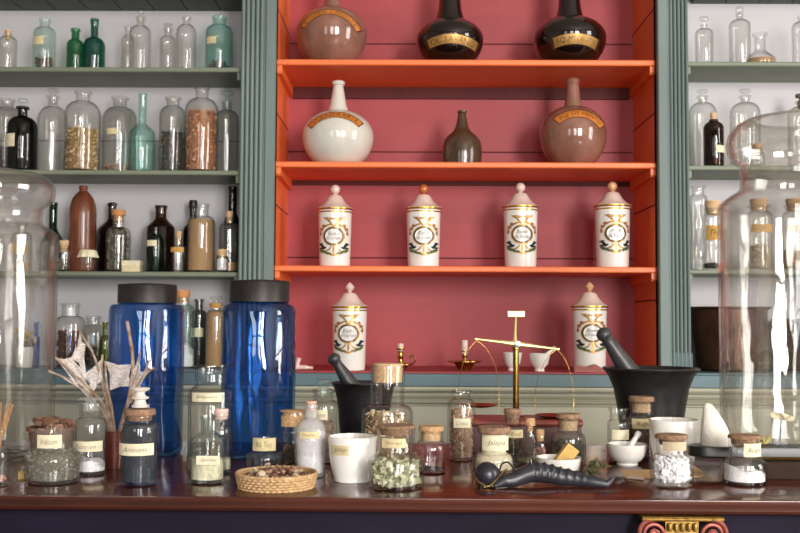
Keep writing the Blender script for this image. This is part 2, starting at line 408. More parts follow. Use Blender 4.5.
        mb = MB(); patch(mb, P, a, b, z0_, z1_, 12, 4); lo = mb.obj('paper_label', pm, T)
        if s:
            w_ = b-a; h_ = z1_-z0_; mb = MB()
            lettering(mb, P2, s, a+w_*.16, b-w_*.16, z0_+h_*.3, z1_-h_*.28); mb.obj('lettering', INK, lo, smooth=False)
    return T

# ------------------------------------------------------------------ room shell
EP = 0.1
def wall_with_holes(name, axis, c0, c1, u0, u1, holes, mat):
    """axis 'y': wall lies in y between c0 and c1, u runs along x; axis 'x': the other way round"""
    mb = MB(); z0, z1 = 0, ROOM_H
    def bx(a, b, lo, hi):
        if b-a < 1e-4 or hi-lo < 1e-4: return
        if axis == 'y': mb.box(a, b, c0, c1, lo, hi)
        else: mb.box(c0, c1, a, b, lo, hi)
    prev = u0
    for a, b in sorted(holes):
        bx(prev, a, z0, z1); bx(a, b, z0, WZ0); bx(a, b, WZ1, z1); prev = b
    bx(prev, u1, z0, z1); return struct(name, mb, mat)
WALLM = paint('plaster', (152, 144, 130), 0.8, var=0.03, scale=(1, 1, 1))
CEILM = paint('ceiling plaster', (186, 180, 168), 0.8, var=0.03, scale=(1, 1, 1))
struct('floor', MB().box(-ROOM_X, ROOM_X, ROOM_Y0, ROOM_Y1, -0.1, 0), FLOORM)
struct('ceiling', MB().box(-ROOM_X, ROOM_X, ROOM_Y0, ROOM_Y1, ROOM_H, ROOM_H+.1), CEILM)
struct('wall_front', MB().box(-ROOM_X, ROOM_X, ROOM_Y1, ROOM_Y1+.1, 0, ROOM_H), WALLM)
struct('wall_left', MB().box(-ROOM_X-.1, -ROOM_X, ROOM_Y0, ROOM_Y1, 0, ROOM_H), WALLM)
wall_with_holes('wall_back', 'y', ROOM_Y0-.1, ROOM_Y0, -ROOM_X, ROOM_X, [(c-w/2, c+w/2) for s, c, w in WINS if s == 'back'], WALLM)
wall_with_holes('wall_right', 'x', ROOM_X, ROOM_X+.1, ROOM_Y0, ROOM_Y1, [(c-w/2, c+w/2) for s, c, w in WINS if s == 'right'], WALLM)
for i, (side, c, w) in enumerate(WINS):
    mb = MB()
    def fr(a, b, lo, hi):
        if side == 'back': mb.box(a, b, ROOM_Y0-.07, ROOM_Y0-.03, lo, hi)
        else: mb.box(ROOM_X+.03, ROOM_X+.07, a, b, lo, hi)
    fr(c-w/2, c-w/2+.06, WZ0, WZ1); fr(c+w/2-.06, c+w/2, WZ0, WZ1)
    fr(c-w/2, c+w/2, WZ0, WZ0+.07); fr(c-w/2, c+w/2, WZ1-.06, WZ1)
    for k in (1, 2): x = c-w/2+w*k/3; fr(x-.016, x+.016, WZ0, WZ1)
    for k in range(1, 5): z = lerp(WZ0, WZ1, k/5); h = .035 if k == 2 else .016; fr(c-w/2, c+w/2, z-h, z+h)
    struct('window_%d' % (i+1), mb, WALLM)

# ------------------------------------------------------------------ apothecary wall cabinet
YP = 2.84                 # pilaster face
YSF, YSB = 2.87, 3.07     # side bays: shelf front, back panel
YNF, YNB = 2.87, 3.16     # middle niche
xL0, xL1 = at(239, 150, YP).x, at(274.5, 150, YP).x
xR0, xR1 = at(658.5, 150, YP).x, at(690, 150, YP).x
zDeck = at(400, 371.5, 2.80).z
CAB = thing('wall_cabinet', (0, 3.0, 0), 'green painted apothecary wall cabinet with an orange and rose red middle niche', 'cabinet')
def cpart(name, mb, mat, parent=CAB, smooth=False, label=None):
    o = mb.obj(name, mat, parent, smooth=smooth); o.location = -Vector((0, 3.0, 0)) if parent is CAB else (0, 0, 0)
    if label: o['label'] = label
    return o
XE = 2.1
# back panels
mb = MB(); zz = 0.95
nich_lines = [at(400, y, YNB).z for y in (44, 152, 258)]
mb.box(xL1-.01, xR0+.01, YNB, YNB+.02, zDeck-.02, 2.5); cpart('back_panel', mb, ROSE, label='rose red back boards of the niche')
mb = MB()
for z in [zDeck+.02+.105*i for i in range(16)]:
    if any(abs(z-q) < 1e9 for q in [0]): pass
for q in nich_lines: mb.box(xL1, xR0, YNB-.0006, YNB+.001, q-.0022, q+.0022)
cpart('board_joint', mb, GROOVE)
for a, b in ((-XE, xL0+.01), (xR1-.01, XE)):
    cpart('back_panel', MB().box(a, b, YSB, YSB+.02, zDeck-.02, 2.5), GREYW, label='pale grey back panel of a side bay')
# board joint line in left bays
mb = MB()
for y in (141,): z = at(120, y, YSB).z; mb.box(-XE, xL0, YSB-.0006, YSB+.001, z-.0015, z+.0015)
cpart('board_joint', mb, paint('grey joint', (120, 118, 124), .8, var=0))
# niche side walls, boards with grooves, orange front boards
for sx, x, d in ((1, xL1, -1), (-1, xR0, 1)):
    xa, xb = (x-.02, x) if sx == 1 else (x, x+.02)
    cpart('niche_side', MB().box(xa, xb, 2.862, YNB, zDeck, 2.5), ORANGE, label='orange side wall of the niche')
    mb = MB()
    for py in ((7, 33), (112, 133), (204, 222), (300, 312)):
        z = at(275 if sx == 1 else 660, py[0], 2.865).z
        xs = (x-.001, x+.0006) if sx == 1 else (x-.0006, x+.001)
        mb.box(xs[0], xs[1], 2.864, YNB, z-.002, z+.002)
    cpart('board_joint', mb, GROOVE)
# niche shelves with battens
def shelf_z(px, py, Y): return at(px, py, Y).z
zN = [shelf_z(465, 59.5, YNF), shelf_z(465, 162, YNF), shelf_z(465, 266.3, YNF)]
zL = [shelf_z(120, 67, YSF), shelf_z(120, 170, YSF), shelf_z(120, 271.5, YSF)]
zR = [shelf_z(745, 61.5, YSF), shelf_z(745, 165.5, YSF), shelf_z(745, 269.5, YSF)]
for z, th in zip(zN, (.017, .0165, .0165)):
    sh = cpart('shelf', MB().bbox(xL1+.0003, xR0-.0003, YNF, YNB, z-th, z, .003), ORANGE, label='orange niche shelf')
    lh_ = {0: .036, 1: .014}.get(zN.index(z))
    if lh_: MB().box(xL1+.014, xR0-.014, YNB-.012, YNB-.0002, z-th-lh_, z-th-.0001).obj('shade_strip', paint('dark red painted shade', (84, 14, 14), .7), sh, smooth=False)  # added dark strip, paints in the shade at the back under the shelf
    for x0, x1 in ((xL1+.0002, xL1+.014), (xR0-.014, xR0-.0002)):
        MB().prism([(YNF+.006, z-th-.0002), (YNB-.001, z-th-.0002), (YNB-.001, z-th-.028), (YNF+.012, z-th-.024), (YNF+.006, z-th-.018)], x0, x1).obj('batten', ORANGE, sh, smooth=False)
for zs, a, b in ((zL, -XE, xL0), (zR, xR1, XE)):
    for z in zs:
        sh = cpart('shelf', MB().bbox(a, b-.0002, YSF, YSB, z-.014, z, .003), SHELFG, label='sage green shelf of a side bay')
        x0, x1 = (b-.014, b-.0005) if b < 0 else (a+.0005, a+.014)
        MB().box(x0, x1, YSF+.006, YSB-.001, z-.036, z-.0142).obj('batten', SHELFG, sh, smooth=False)
# soffits of the side bays: tongue and groove boards running front to back
for a, b, zp in ((-XE, xL0, shelf_z(120, 11, YSB)), (xR1, XE, shelf_z(745, 4, YSB))):
    mb = MB(); n = int((b-a)/.103)
    x = b
    while x-.099 > a: mb.box(x-.099, x, 2.86, YSB, zp, zp+.015); x -= .103
    mb.box(a, b, 2.86, YSB, zp+.012, zp+.05)
    cpart('soffit', mb, SOFFIT)
# bay partitions
for x in (xL0, xR1): cpart('partition', MB().box(min(x, x+(.02 if x < 0 else -.02)), max(x, x+(.02 if x < 0 else -.02)), 2.865, YSB, zDeck, 2.5), SAGE)
# pilasters: flat strip by the niche and a reeded face
def pilaster(x0, x1, niche_side):
    w = x1-x0; p = []   # profile x -> y
    fl = .030; e = .003
    def seq():
        yield (0, YP+.045); yield (0, YP+.004); yield (.003, YP); yield (fl-.003, YP); yield (fl, YP+.006)
        n = 5; gw = (w-fl-.004)/n
        for i in range(n):
            s = fl+.004+gw*i
            for j in range(7):
                a = PI*j/6; yield (s+gw/2-math.cos(a)*gw*.42, YP+.007-math.sin(a)*.006)
            yield (s+gw*.98, YP+.012)
        yield (w, YP+.045)
    pts = list(seq())
    if niche_side == 'left': pts = [(x0+u, y) for u, y in pts]
    else: pts = [(x1-u, y) for u, y in pts][::-1]
    mb = MB(); n = len(pts); z0, z1 = zDeck, 2.5
    mb.add([(x, y, z0) for x, y in pts]+[(x, y, z1) for x, y in pts], [(i, i+1, i+1+n, i+n) for i in range(n-1)]+[(n-1, 0, n, 2*n-1)]+[tuple(range(n, 2*n))])
    o = cpart('pilaster', mb, SAGE, smooth=True)
    mb = MB(); za = at(675, 353, YP).z
    lo, hi = (x0+fl+.003, x1) if niche_side == 'left' else (x0, x1-fl-.003)
    gw = (w-fl-.004)/5
    for i in range(5):
        xc = (x0+fl+.004+gw*(i+1)-gw*.02) if niche_side == 'left' else (x1-fl-.004-gw*(i+1)+gw*.02)
        mb.box(xc-gw*.2, xc+gw*.2, YP+.002, YP+.02, zDeck, za)
    mb.obj('flute_stop', paint('dark teal paint', (66, 92, 96), .5), o, smooth=False)
pilaster(xR0, xR1, 'left'); pilaster(xL0, xL1, 'right')
# deck, fascia and moulded base front
cpart('deck', MB().bbox(xL1-.02, xR0+.02, 2.80, YNB, zDeck-.005, zDeck, .001), ROSE, label='rose red deck board of the niche')
for a, b in ((-XE, xL1-.0205), (xR0+.0205, XE)): cpart('deck', MB().bbox(a, b, 2.80, YSB, zDeck-.005, zDeck, .001), TEALP)
zf = lambda py, Y=2.8: at(400, py, Y).z
prof = [(2.97, zf(373)), (2.796, zf(373)), (2.796, zf(386))]
cpart('fascia', MB().prism([(2.90, zDeck-.0052), (2.792, zDeck-.0052), (2.789, zDeck-.007), (2.789, zf(385.5)), (2.792, zf(386)), (2.90, zf(386))], -XE, XE), TEALP)
z = lambda py: zf(py)
pr = [(2.95, z(386.05)), (2.80, z(386.05)), (2.786, z(386.5)), (2.783, z(388.5)), (2.786, z(390.5)), (2.800, z(391.3)), (2.815, z(391.6)), (2.815, z(392.8)),
      (2.803, z(393.2)), (2.800, z(395)), (2.806, z(397.5)), (2.816, z(399)), (2.812, z(399.8)), (2.800, z(401)), (2.802, z(402.6)), (2.822, z(403.4)), (2.826, z(404.6)), (2.826, z(406)),
      (2.815, z(406.6)), (2.815, 0.10), (2.80, 0.09), (2.80, 0.0), (2.95, 0.0)]
cpart('base_front', MB().prism(pr, -XE, XE), SAGEL, label='pale sage moulded front below the deck')

# ------------------------------------------------------------------ counter in the foreground
CT = thing('shop_counter', (0, 1.6, 0), 'dark varnished mahogany shop counter carrying all the jars in front', 'counter')
def ctpart(name, mb, mat, parent=CT, smooth=True):
    o = mb.obj(name, mat, parent, smooth=smooth)
    if parent is CT: o.location = (0, -1.6, 0)
    return o
yf = YT_FRONT
h = TABLE_Z
pr = [(YT_BACK, h-.0205), (YT_BACK+.002, h-.004), (YT_BACK-.003, h), (yf+.004, h), (yf+.0005, h-.0010), (yf, h-.003), (yf-.002, h-.006), (yf-.005, h-.0072), (yf-.0085, h-.0095), (yf-.0100, h-.0130), (yf-.0085, h-.0165), (yf-.004, h-.019), (yf+.002, h-.0198), (yf+.02, h-.0205)]
ctpart('counter_top', MB().prism(pr[::-1], -1.7, 1.7), MAHOG, smooth=True)
ctpart('front_panel', MB().box(-1.68, 1.68, yf+.018, YT_BACK-.03, .08, h-.0208), DARK, smooth=False)
ctpart('plinth', MB().box(-1.66, 1.66, yf+.03, YT_BACK-.04, 0, .0795), DARK, smooth=False)
# gilded ionic capital of the pilaster on the counter front
GILT = paint('worn gilding', (176, 140, 66), .45, .6, col2=(116, 84, 44), scale=(40, 40, 40))
COPPER = paint('reddish worn gilding', (168, 92, 78), .45, .4, col2=(120, 60, 50), scale=(40, 40, 40))
cxp = at(681, 520, yf).x; kk = (yf)/F; zt = h-.0210
cap = ctpart('capital', MB().bbox(cxp-.054, cxp+.054, yf-.012, yf+.0179, zt-.0055, zt, .002), GILT)
cap.matrix_parent_inverse = Matrix()
for s in (-1, 1):
    mb = MB()
    c = Vector((cxp+s*.040, yf-.008, zt-.0225)); pts = []
    for i in range(56):
        a = i/55*2.4*2*PI; r = .0175*(1-i/55)**.8+.0015
        pts.append(c+Vector((s*r*math.sin(a), -.004*(i/55), r*math.cos(a))))
    mb.tube(pts, [.0034*(1-.5*i/55) for i in range(56)], 8)
    mb.lathe([(0, 0), (.006, 0), (.005, .004), (0, .006)], 14, c=c+Vector((0, 0, 0)), M=Matrix.Rotation(PI/2, 3, 'X'))
    mb.obj('volute', COPPER, cap)
mb = MB()
for i in range(5):
    x = cxp+(i-2)*.0085
    mb.lathe([(0, -.006), (.0028, -.004), (.0036, 0), (.0028, .005), (0, .006)], 10, c=(x, yf-.008, zt-.014))
    mb.lathe([(0, -.003), (.002, -.002), (.002, .002), (0, .003)], 8, c=(x+.004, yf-.008, zt-.026))
mb.box(cxp-.022, cxp+.022, yf-.005, yf+.0178, zt-.04, zt-.0056)
mb.obj('egg_and_dart', GILT, cap)
ctpart('column_shaft', MB().box(cxp-.034, cxp+.034, yf-.002, yf+.0179, .08, zt-.041), DARK, smooth=False)

#PART2
# ------------------------------------------------------------------ left bay, top shelf
SL = lambda i: (zL[i], YSF)
SR = lambda i: (zR[i], YSF)
SN = lambda i: (zN[i], YNF)
g = 'old glass bottles on the left bay top shelf'
bottle('glass_bottle', 'small clear bottle with tan stopper at the far left of the left top shelf', 8, 18, 33, 37, 41, 7, OLDCLEAR, shelf=SL(0), dY=.05, group=g, stop=('cork', 7, 29, 33, PALECORK))
bottle('glass_jar', 'greenish clear jar of brown lumps on the left top shelf', 45, 22.5, 18, 28, 34, 10.5, PALEAQUA, shelf=SL(0), dY=.05, group=g, cat='jar', fill=('flakes', 'brown', 55, {'n': 120}), tags=[(37, 48, 36, 44, '', YPAPER)], lip=1.15)
bottle('glass_bottle', 'small emerald green glass bottle with flared lip, empty, left top shelf', 75.5, 17, 28, 40, 46, 8, GREEN, shelf=SL(0), dY=.045, group=g)
bottle('glass_bottle', 'taller teal green glass bottle leaning neck-high beside the emerald one', 94.5, 22, 18, 38, 47, 7.5, TEAL, shelf=SL(0), dY=.06, group=g, lip=1.15, lip_h=6)
bottle('glass_bottle', 'hazy clear bottle half hidden behind the ball stoppered bottle, left top shelf', 128, 13, 26, 36, 42, 6, OLDCLEAR, shelf=SL(0), dY=.11, group=g)
bottle('stoppered_bottle', 'clear bottle with a round glass ball stopper on the left top shelf', 140.5, 21.5, 16, 26, 34, 8, OLDCLEAR, shelf=SL(0), dY=.05, group=g, stop=('ball', 7, 7))
bottle('stoppered_bottle', 'low clear bottle with flat disc stopper on the left top shelf', 168, 16, 27, 37, 40, 8, OLDCLEAR, shelf=SL(0), dY=.07, group=g, stop=('disc', 9.5, 23))
bottle('glass_bottle', 'clear round shouldered bottle without stopper, left of the aqua jar', 186.5, 20.5, 16, 25, 34, 7.5, OLDCLEAR, shelf=SL(0), dY=.05, group=g)
bottle('glass_jar', 'pale aqua wide mouthed jar with tan label, at right end of left top shelf', 219.5, 28, 15, 26, 34, 14, AQUA, shelf=SL(0), dY=.055, group=g, cat='jar', lip=1.12, fill=('flakes', 'brown', 60, {'n': 40, 'size': 4}), tags=[(209, 219, 36, 43, '', YPAPER)])
# ------------------------------------------------------------------ left bay, second shelf
g = 'old glass bottles on the left bay second shelf'
bottle('glass_jar', 'grey glass jar with reddish brown contents at far left of second shelf', 7, 27, 98, 108, 116, 13, GREYGLASS, shelf=SL(1), dY=.13, group=g, cat='jar', fill=('flakes', 'darkred', 145, {'n': 200}))
bottle('stoppered_bottle', 'nearly black bottle with ornate clear stopper and torn cream label', 22.5, 30, 106, 117, 129, 9.5, BLACKGL, shelf=SL(1), dY=.05, group=g, stop=('disc', 11, 98, PALEAQUA), lip=1.4, tags=[(10, 21, 133, 146, '', PAPER)], fill=('liquid', 'black', 150))
bottle('stoppered_bottle', 'tall clear domed bottle with glass stopper behind the yellow chips jar', 53, 30, 95, 107, 122, 10, OLDCLEAR, shelf=SL(1), dY=.115, group=g, stop=('disc', 11, 88), lip=1.3)
bottle('glass_jar', 'large clear jar half filled with yellow wood chips', 83, 36, 90, 102, 116, 14, OLDCLEAR, shelf=SL(1), dY=.055, group=g, cat='jar', fill=('flakes', 'yellow', 125, {'n': 700, 'size': 2.8}))
bottle('glass_jar', 'clear jar nearly empty with small yellow label and brown pinch at bottom', 120, 34, 96, 108, 120, 14, GREYGLASS, shelf=SL(1), dY=.12, group=g, cat='jar', fill=('flakes', 'rust', 162, {'n': 140}), tags=[(112, 122, 128, 134, '', YPAPER)])
bottle('glass_bottle', 'aqua wine shaped bottle with a long neck on the second shelf', 142.5, 26, 93, 122, 134, 8, AQUA, shelf=SL(1), dY=.045, group=g, lip=1.12, lip_h=5, shoulder='s')
bottle('glass_jar', 'smoky clear jar filled two thirds with olive brown herb', 173, 27, 96, 107, 117, 13.5, GREYGLASS, shelf=SL(1), dY=.07, group=g, cat='jar', fill=('flakes', 'olive', 129, {'n': 350, 'size': 2.6}))
bottle('glass_jar', 'large clear jar filled with orange dried peel chips', 202, 34, 86, 99, 112, 13, OLDCLEAR, shelf=SL(1), dY=.055, group=g, cat='jar', fill=('flakes', 'orange', 107, {'n': 900, 'size': 2.7}))
bottle('stoppered_bottle', 'grey tinted bottle with wide disc stopper beside the reeded pilaster, second shelf', 227, 24, 101, 111, 118, 10, GREYGLASS, shelf=SL(1), dY=.115, group=g, stop=('disc', 14, 90, PALEAQUA), lip=1.1)
# ------------------------------------------------------------------ left bay, third shelf
g = 'bottles and jars on the left bay third shelf'
bottle('labelled_bottle', 'clear bottle with ochre paper label seen through the big left show jar', 22, 20, 222, 232, 238, 9, OLDCLEAR, shelf=SL(2), dY=.05, group=g, tags=[(14, 30, 243, 254, '', OPAPER)], fill=('powder', 'tan', 262))
bottle('wine_bottle', 'dark green wine bottle standing beside the brown stoneware bottle', 53, 24, 202, 226, 246, 8, DKGREEN, shelf=SL(2), dY=.12, group=g, lip=1.1, lip_h=4, shoulder='s')
bottle('corked_jar', 'little corked jar of greenish scraps in front of dark green wine bottle', 64, 17, 246, 249, 253, 10, OLDCLEAR, shelf=SL(2), dY=.03, group=g, cat='jar', stop=('cork', 10, 240, 246, PALECORK), fill=('flakes', 'herb', 258, {'n': 100}))
# stoneware bottle
def turned(name, label, cat, cx, Y, z0, prof, mat, part='body', group=None, n=40, wobble=0):
    """prof: list of (half width px, y px)"""
    zc, k = px_frame(cx, Y, z0)
    y_mid = (prof[0][1]+prof[-1][1])/2
    T = thing(name, (at(cx, y_mid, Y).x, Y, z0), label, cat, group)
    pr = [(r*k, max(zc(y), 0.0) if i else max(zc(y), 0)) for i, (r, y) in enumerate(prof)]
    MB().lathe(pr, n).obj(part, mat, T); return T, zc, k, (lambda z: interp([p[1] for p in pr], [p[0] for p in pr], z))
def shelf_base(cx, sh, dY): z0, Ys = sh; Y = Ys+dY; return Y, z0
BRST = paint('brown stoneware', (122, 66, 42), .3, col2=(88, 44, 28), scale=(12, 12, 4), coat=.3)
Y, z0 = shelf_base(82, SL(2), .06)
def foot(cx, Y, z0):   # pixel row of the foot of a thing at depth Y
    lo, hi = 0, 600
    for _ in range(40):
        m = (lo+hi)/2
        if at(cx, m, Y).z > z0: lo = m
        else: hi = m
    return lo
yb = foot(82, Y, z0)
turned('stoneware_bottle', 'tall bullet shaped brown stoneware bottle on the left third shelf', 'bottle', 82.5, Y, z0, [(0, yb), (12.5, yb), (13.2, yb-2), (13.3, 214), (12.6, 206), (10.5, 199), (7, 194), (4.2, 191.5), (3.9, 189.5), (4.5, 188.5), (4.5, 187), (3.8, 186), (2.4, 186), (2.4, 190), (0, 190)], BRST, group=g)
T = bottle('covered_jar', 'small clear jar under a crinkled white cloth cover before stoneware bottle', 88, 17, 252, 254, 257, 13, OLDCLEAR, shelf=SL(2), dY=.025, group=g, cat='jar')
zc, k = px_frame(88, YSF+.025, zL[2])
mb = MB(); n = 36; v = []; pr = [(0, 250), (7, 250), (8.2, 251), (8.8, 254), (10, 257.5)]
for r, y in pr[1:]:
    for i in range(n): a = 2*PI*i/n; w_ = (1+.09*math.sin(9*a)*(y-249)/8); v.append((r*k*w_*math.cos(a), r*k*w_*math.sin(a), zc(y)))
v.append((0, 0, zc(249.6))); f = [(j*n+i, j*n+(i+1) % n, (j+1)*n+(i+1) % n, (j+1)*n+i) for j in range(3) for i in range(n)]+[(i, (i+1) % n, 4*n) for i in range(n)]
mb.add(v, f).obj('cloth_cover', PAPER, T)
bottle('dark_bottle', 'dark brown bottle with black cap hidden behind orange corked bottle', 112, 28, 203, 218, 232, 8, AMBER, shelf=SL(2), dY=.14, group=g, stop=('cork', 9, 203, 210, BLACKW), shoulder='s')
bottle('corked_bottle', 'clear bottle with broad orange cork holding pale dried herb', 118.5, 25, 215, 227, 236, 11, OLDCLEAR, shelf=SL(2), dY=.05, group=g, stop=('cork', 13.5, 209.5, 215, paint('orange cork', (206, 144, 88), .8)), fill=('flakes', 'herb', 228, {'n': 260}), lip=1.0)
def simple_box(name, label, cat, x0, x1, y0, Y, z0, dep, mat, group=None, e=.001, rot=0):
    k = Y/F; w = (x1-x0)*k; X = at((x0+x1)/2, y0, Y).x; hh = at((x0+x1)/2, y0, Y).z-z0
    o = MB().bbox(-w/2, w/2, -dep/2, dep/2, 0, hh, e).obj(name, mat, None, (X, Y, z0), smooth=False); o.rotation_euler.z = rot
    return tag(o, label, cat, group)
CREAM = paint('cream card', (222, 206, 168), .7)
T = thing('pill_box', (0, 0, 0), 'small cream cardboard box standing on the left third shelf', 'box')
k = (YSF+.03)/F; X = at(132, 265, YSF+.03).x; T.location = (X, YSF+.035, zL[2]); hb = at(132, 260.5, YSF+.02).z-zL[2]
MB().bbox(-9*k, 9*k, -.018, .018, 0, hb*.97, .001).obj('box_body', CREAM, T, smooth=False)
MB().bbox(-9.3*k, 9.3*k, -.0185, .0185, hb*.55, hb, .001).obj('box_lid', PAPER, T, smooth=False)
bottle('amber_bottle', 'large dark brown bottle behind the small green labelled bottle', 161, 28, 205, 218, 228, 11, AMBER, shelf=SL(2), dY=.12, group=g, lip=1.15, shoulder='slope')
bottle('green_bottle', 'small dark green bottle with a white label', 155.5, 17, 227, 234, 241, 6, DKGREEN, shelf=SL(2), dY=.03, group=g, tags=[(148, 159, 240, 246, '', PAPER)])
bottle('corked_bottle', 'little clear bottle with tan liquid band and cork between brown and tan bottles', 178.5, 16, 237, 245, 249, 6.5, CLEAR, shelf=SL(2), dY=.03, group=g, stop=('cork', 6, 231, 238, PALECORK), tags=[(172, 185, 247, 252, '', OPAPER)])
bottle('dark_bottle', 'black capped dark bottle peeking out behind the tan filled bottle', 193, 19, 206, 224, 232, 7, BLACKGL, shelf=SL(2), dY=.14, group=g, stop=('cork', 8.5, 200, 206, BLACKW))
bottle('glass_bottle', 'wide clear bottle packed with tan brown powder, no stopper', 201.5, 28, 203, 216, 224, 14, OLDCLEAR, shelf=SL(2), dY=.06, group=g, fill=('powder', 'tan', 218.5), lip=1.1)
bottle('corked_jar', 'tiny corked jar of white powder at the right end of third shelf', 222, 12, 255, 256.5, 258, 10, OLDCLEAR, shelf=SL(2), dY=.02, group=g, cat='jar', stop=('cork', 10.5, 249, 255, PALECORK), fill=('powder', 'white', 259), lip=1.05)
bottle('dark_bottle', 'tall black bottle behind at the right end of the left third shelf', 232.5, 17, 186, 212, 224, 8.5, BLACKGL, shelf=SL(2), dY=.14, group=g, shoulder='s', lip=1.1)
bottle('corked_bottle', 'clear bottle with pale cork beside pilaster on the left third shelf', 229.5, 20, 217, 223, 229, 8, GREYGLASS, shelf=SL(2), dY=.06, group=g, stop=('cork', 7.5, 211, 217, PALECORK), fill=('liquid', 'tan', 262))
# ------------------------------------------------------------------ left bay, deck
g = 'jars on the deck below the left bay'
DK = (zDeck, 2.87)
bottle('glass_jar', 'clear round shouldered jar of reddish brown bark on the left deck', 70.5, 30, 303, 316, 326, 17, OLDCLEAR, shelf=DK, dY=.03, group=g, cat='jar', fill=('flakes', 'redbr', 331, {'n': 260}), lip=1.15)
bottle('glass_jar', 'round bellied clear jar with olive brown contents on the left deck', 93.5, 24, 316, 325, 335, 13, GREYGLASS, shelf=DK, dY=.11, group=g, cat='jar', fill=('flakes', 'olive', 346, {'n': 180}), lip=1.15)
bottle('olive_bottle', 'olive green slim bottle close to the first blue jar', 105, 11, 322, 335, 345, 5, OLIVE, shelf=DK, dY=.05, group=g)
bottle('corked_bottle', 'aqua bottle with orange cork and white powder between the two blue jars', 183, 25, 297, 305, 314, 13, PALEAQUA, shelf=DK, dY=.04, group=g, stop=('cork', 14, 290, 297, paint('orange cork', (206, 144, 88), .8)), fill=('powder', 'white', 345, {'tilt': 5}), lip=1.0, tags=[])
bottle('glass_bottle', 'dark grey glass bottle with flared lip between the two blue jars', 199, 16, 299, 310, 316, 8, glass('dark grey glass', (.22, .22, .21), (.3, .3, .3), haze=.05, haze_col=(.1, .1, .1)), shelf=DK, dY=.09, group=g, lip=1.3, tags=[(192, 205, 328, 337, '', PAPER)])
bottle('stoppered_bottle', 'bottle full of tan granules with cork band and glass stopper on the left deck', 216, 21, 303, 310, 318, 12, OLDCLEAR, shelf=DK, dY=.03, group=g, stop=('disc', 12, 296), fill=('powder', 'tan', 312), tags=[(210, 222, 303, 308, '', OPAPER)], lip=1.15)
bottle('small_blue_bottle', 'small dark blue bottle seen through the left show jar', 36, 8, 322, 336, 340, 4, SMALLBLUE, shelf=DK, dY=.05, group=g)
# pot with dried yellow flowers seen through the show jar
Y = DK[1]+.02; yb = foot(24, Y, zDeck)
T, zc, k, Rz = turned('flower_pot', 'small white pot of dried yellow flowers seen through the left show jar', 'plant', 24, Y, zDeck, [(0, yb), (6, yb), (8, 367), (9, 352), (8.5, 347), (7.8, 347), (7.8, 351), (0, 351)], WHITE, part='pot')
mb = MB(); mf = MB()
for i in range(26):
    a = random.uniform(0, 2*PI); r = random.uniform(2, 11)*k; z = zc(random.uniform(328, 342))
    p = Vector((r*math.cos(a), r*math.sin(a), z)); mb.tube([(r*.3*math.cos(a), r*.3*math.sin(a), zc(350)), p*.9, p], .0008, 5)
    mf.lathe([(0, -.004), (.005, 0), (.004, .004), (0, .003)], 7, c=p)
mb.obj('stems', paint('dry stems', (120, 110, 70), .8), T); mf.obj('flower_heads', paint('dried yellow petals', (222, 186, 86), .8, bump=.8), T)

# ------------------------------------------------------------------ niche flasks
def flask(name, label, cx, sh, dY, prof, mat, lab=None, group='round bellied flasks in the niche'):
    Y, z0 = sh[1]+dY, sh[0]+.0006; yb = foot(cx, Y, z0)
    pr = [(0, yb)]+[((prof[1][0]*.96 if prof[0][1] is None and len(prof) > 25 else r), (yb if y is None else y)) for r, y in prof[:1]]+list(prof[1:])
    T, zc, k, Rz = turned(name, label, 'flask', cx, Y, z0, pr, mat, group=group, n=56)
    # trace front radius only on outer part
    outer = pr[1:]; zs = [zc(y) for r, y in outer]; rs = [r*k for r, y in outer]
    Ro = lambda z: interp(zs, rs, z)
    if lab:
        (ccy, rho0, rho1, a0, a1, text, bg, edge, ink) = lab   # arc centre row, radii px, angles deg from the top
        zc0 = at(cx, ccy, Y-.8*max(rs)).z-z0
        def warp(u, v): a = math.radians(u); rr = v*k; return (rr*math.sin(a), zc0+rr*math.cos(a))
        mb = MB(); patch(mb, proj(Ro, .0004), a0, a1, rho0, rho1, 26, 4, warp); lo = mb.obj('banner_label', bg, T)
        mb = MB()
        for q in (rho0-.4, rho1-.2): patch(mb, proj(Ro, .0007), a0, a1, q, q+.7, 26, 1, warp)
        patch(mb, proj(Ro, .0007), a0-.6, a0+1, rho0, rho1, 1, 4, warp); patch(mb, proj(Ro, .0007), a1-1, a1+.6, rho0, rho1, 1, 4, warp)
        mb.obj('banner_edge', edge, lo)
        mb = MB(); d = (a1-a0)*.07; lettering(mb, proj(Ro, .0009), text, a0+d, a1-d, rho0+(rho1-rho0)*.2, rho1-(rho1-rho0)*.2, warp, shear=0); mb.obj('lettering', ink, lo, smooth=False)
    return T
BRFL = paint('brown glazed flask', (150, 106, 92), .12, var=.12, coat=.6, col2=(116, 78, 62), scale=(5, 5, 5))
DKFL = paint('black glazed flask', (26, 15, 14), .10, coat=.7, var=.2)
WHFL = paint('white milk glass', (214, 210, 200), .15, coat=.5, var=.04)
OLFL = paint('small dark brown flask glaze', (84, 62, 46), .2, coat=.4, col2=(60, 46, 34), scale=(12, 12, 5))
BRBAN = paint('brown gilt banner', (214, 130, 56), .45, metal=.0, var=.15); GBAN = paint('gold banner', (190, 146, 80), .4, metal=.5, var=.15, scale=(30, 30, 30))
DKB = paint('banner dark edge', (60, 30, 14), .5)
def ball(R, yc, hu, hl, yb_, rn):
    # belly resting on the shelf: the lower half runs down to the foot ring
    ft = foot(450, YNF+.09, zN[0] if yc < 80 else zN[1])-.0; hl = (ft-yc)/.86
    return [(R*math.cos(t), yc+(hl if t > 0 else hu)*math.sin(t)) for t in [lerp(math.asin(.86), -math.acos(rn/R), i/26) for i in range(27)]]
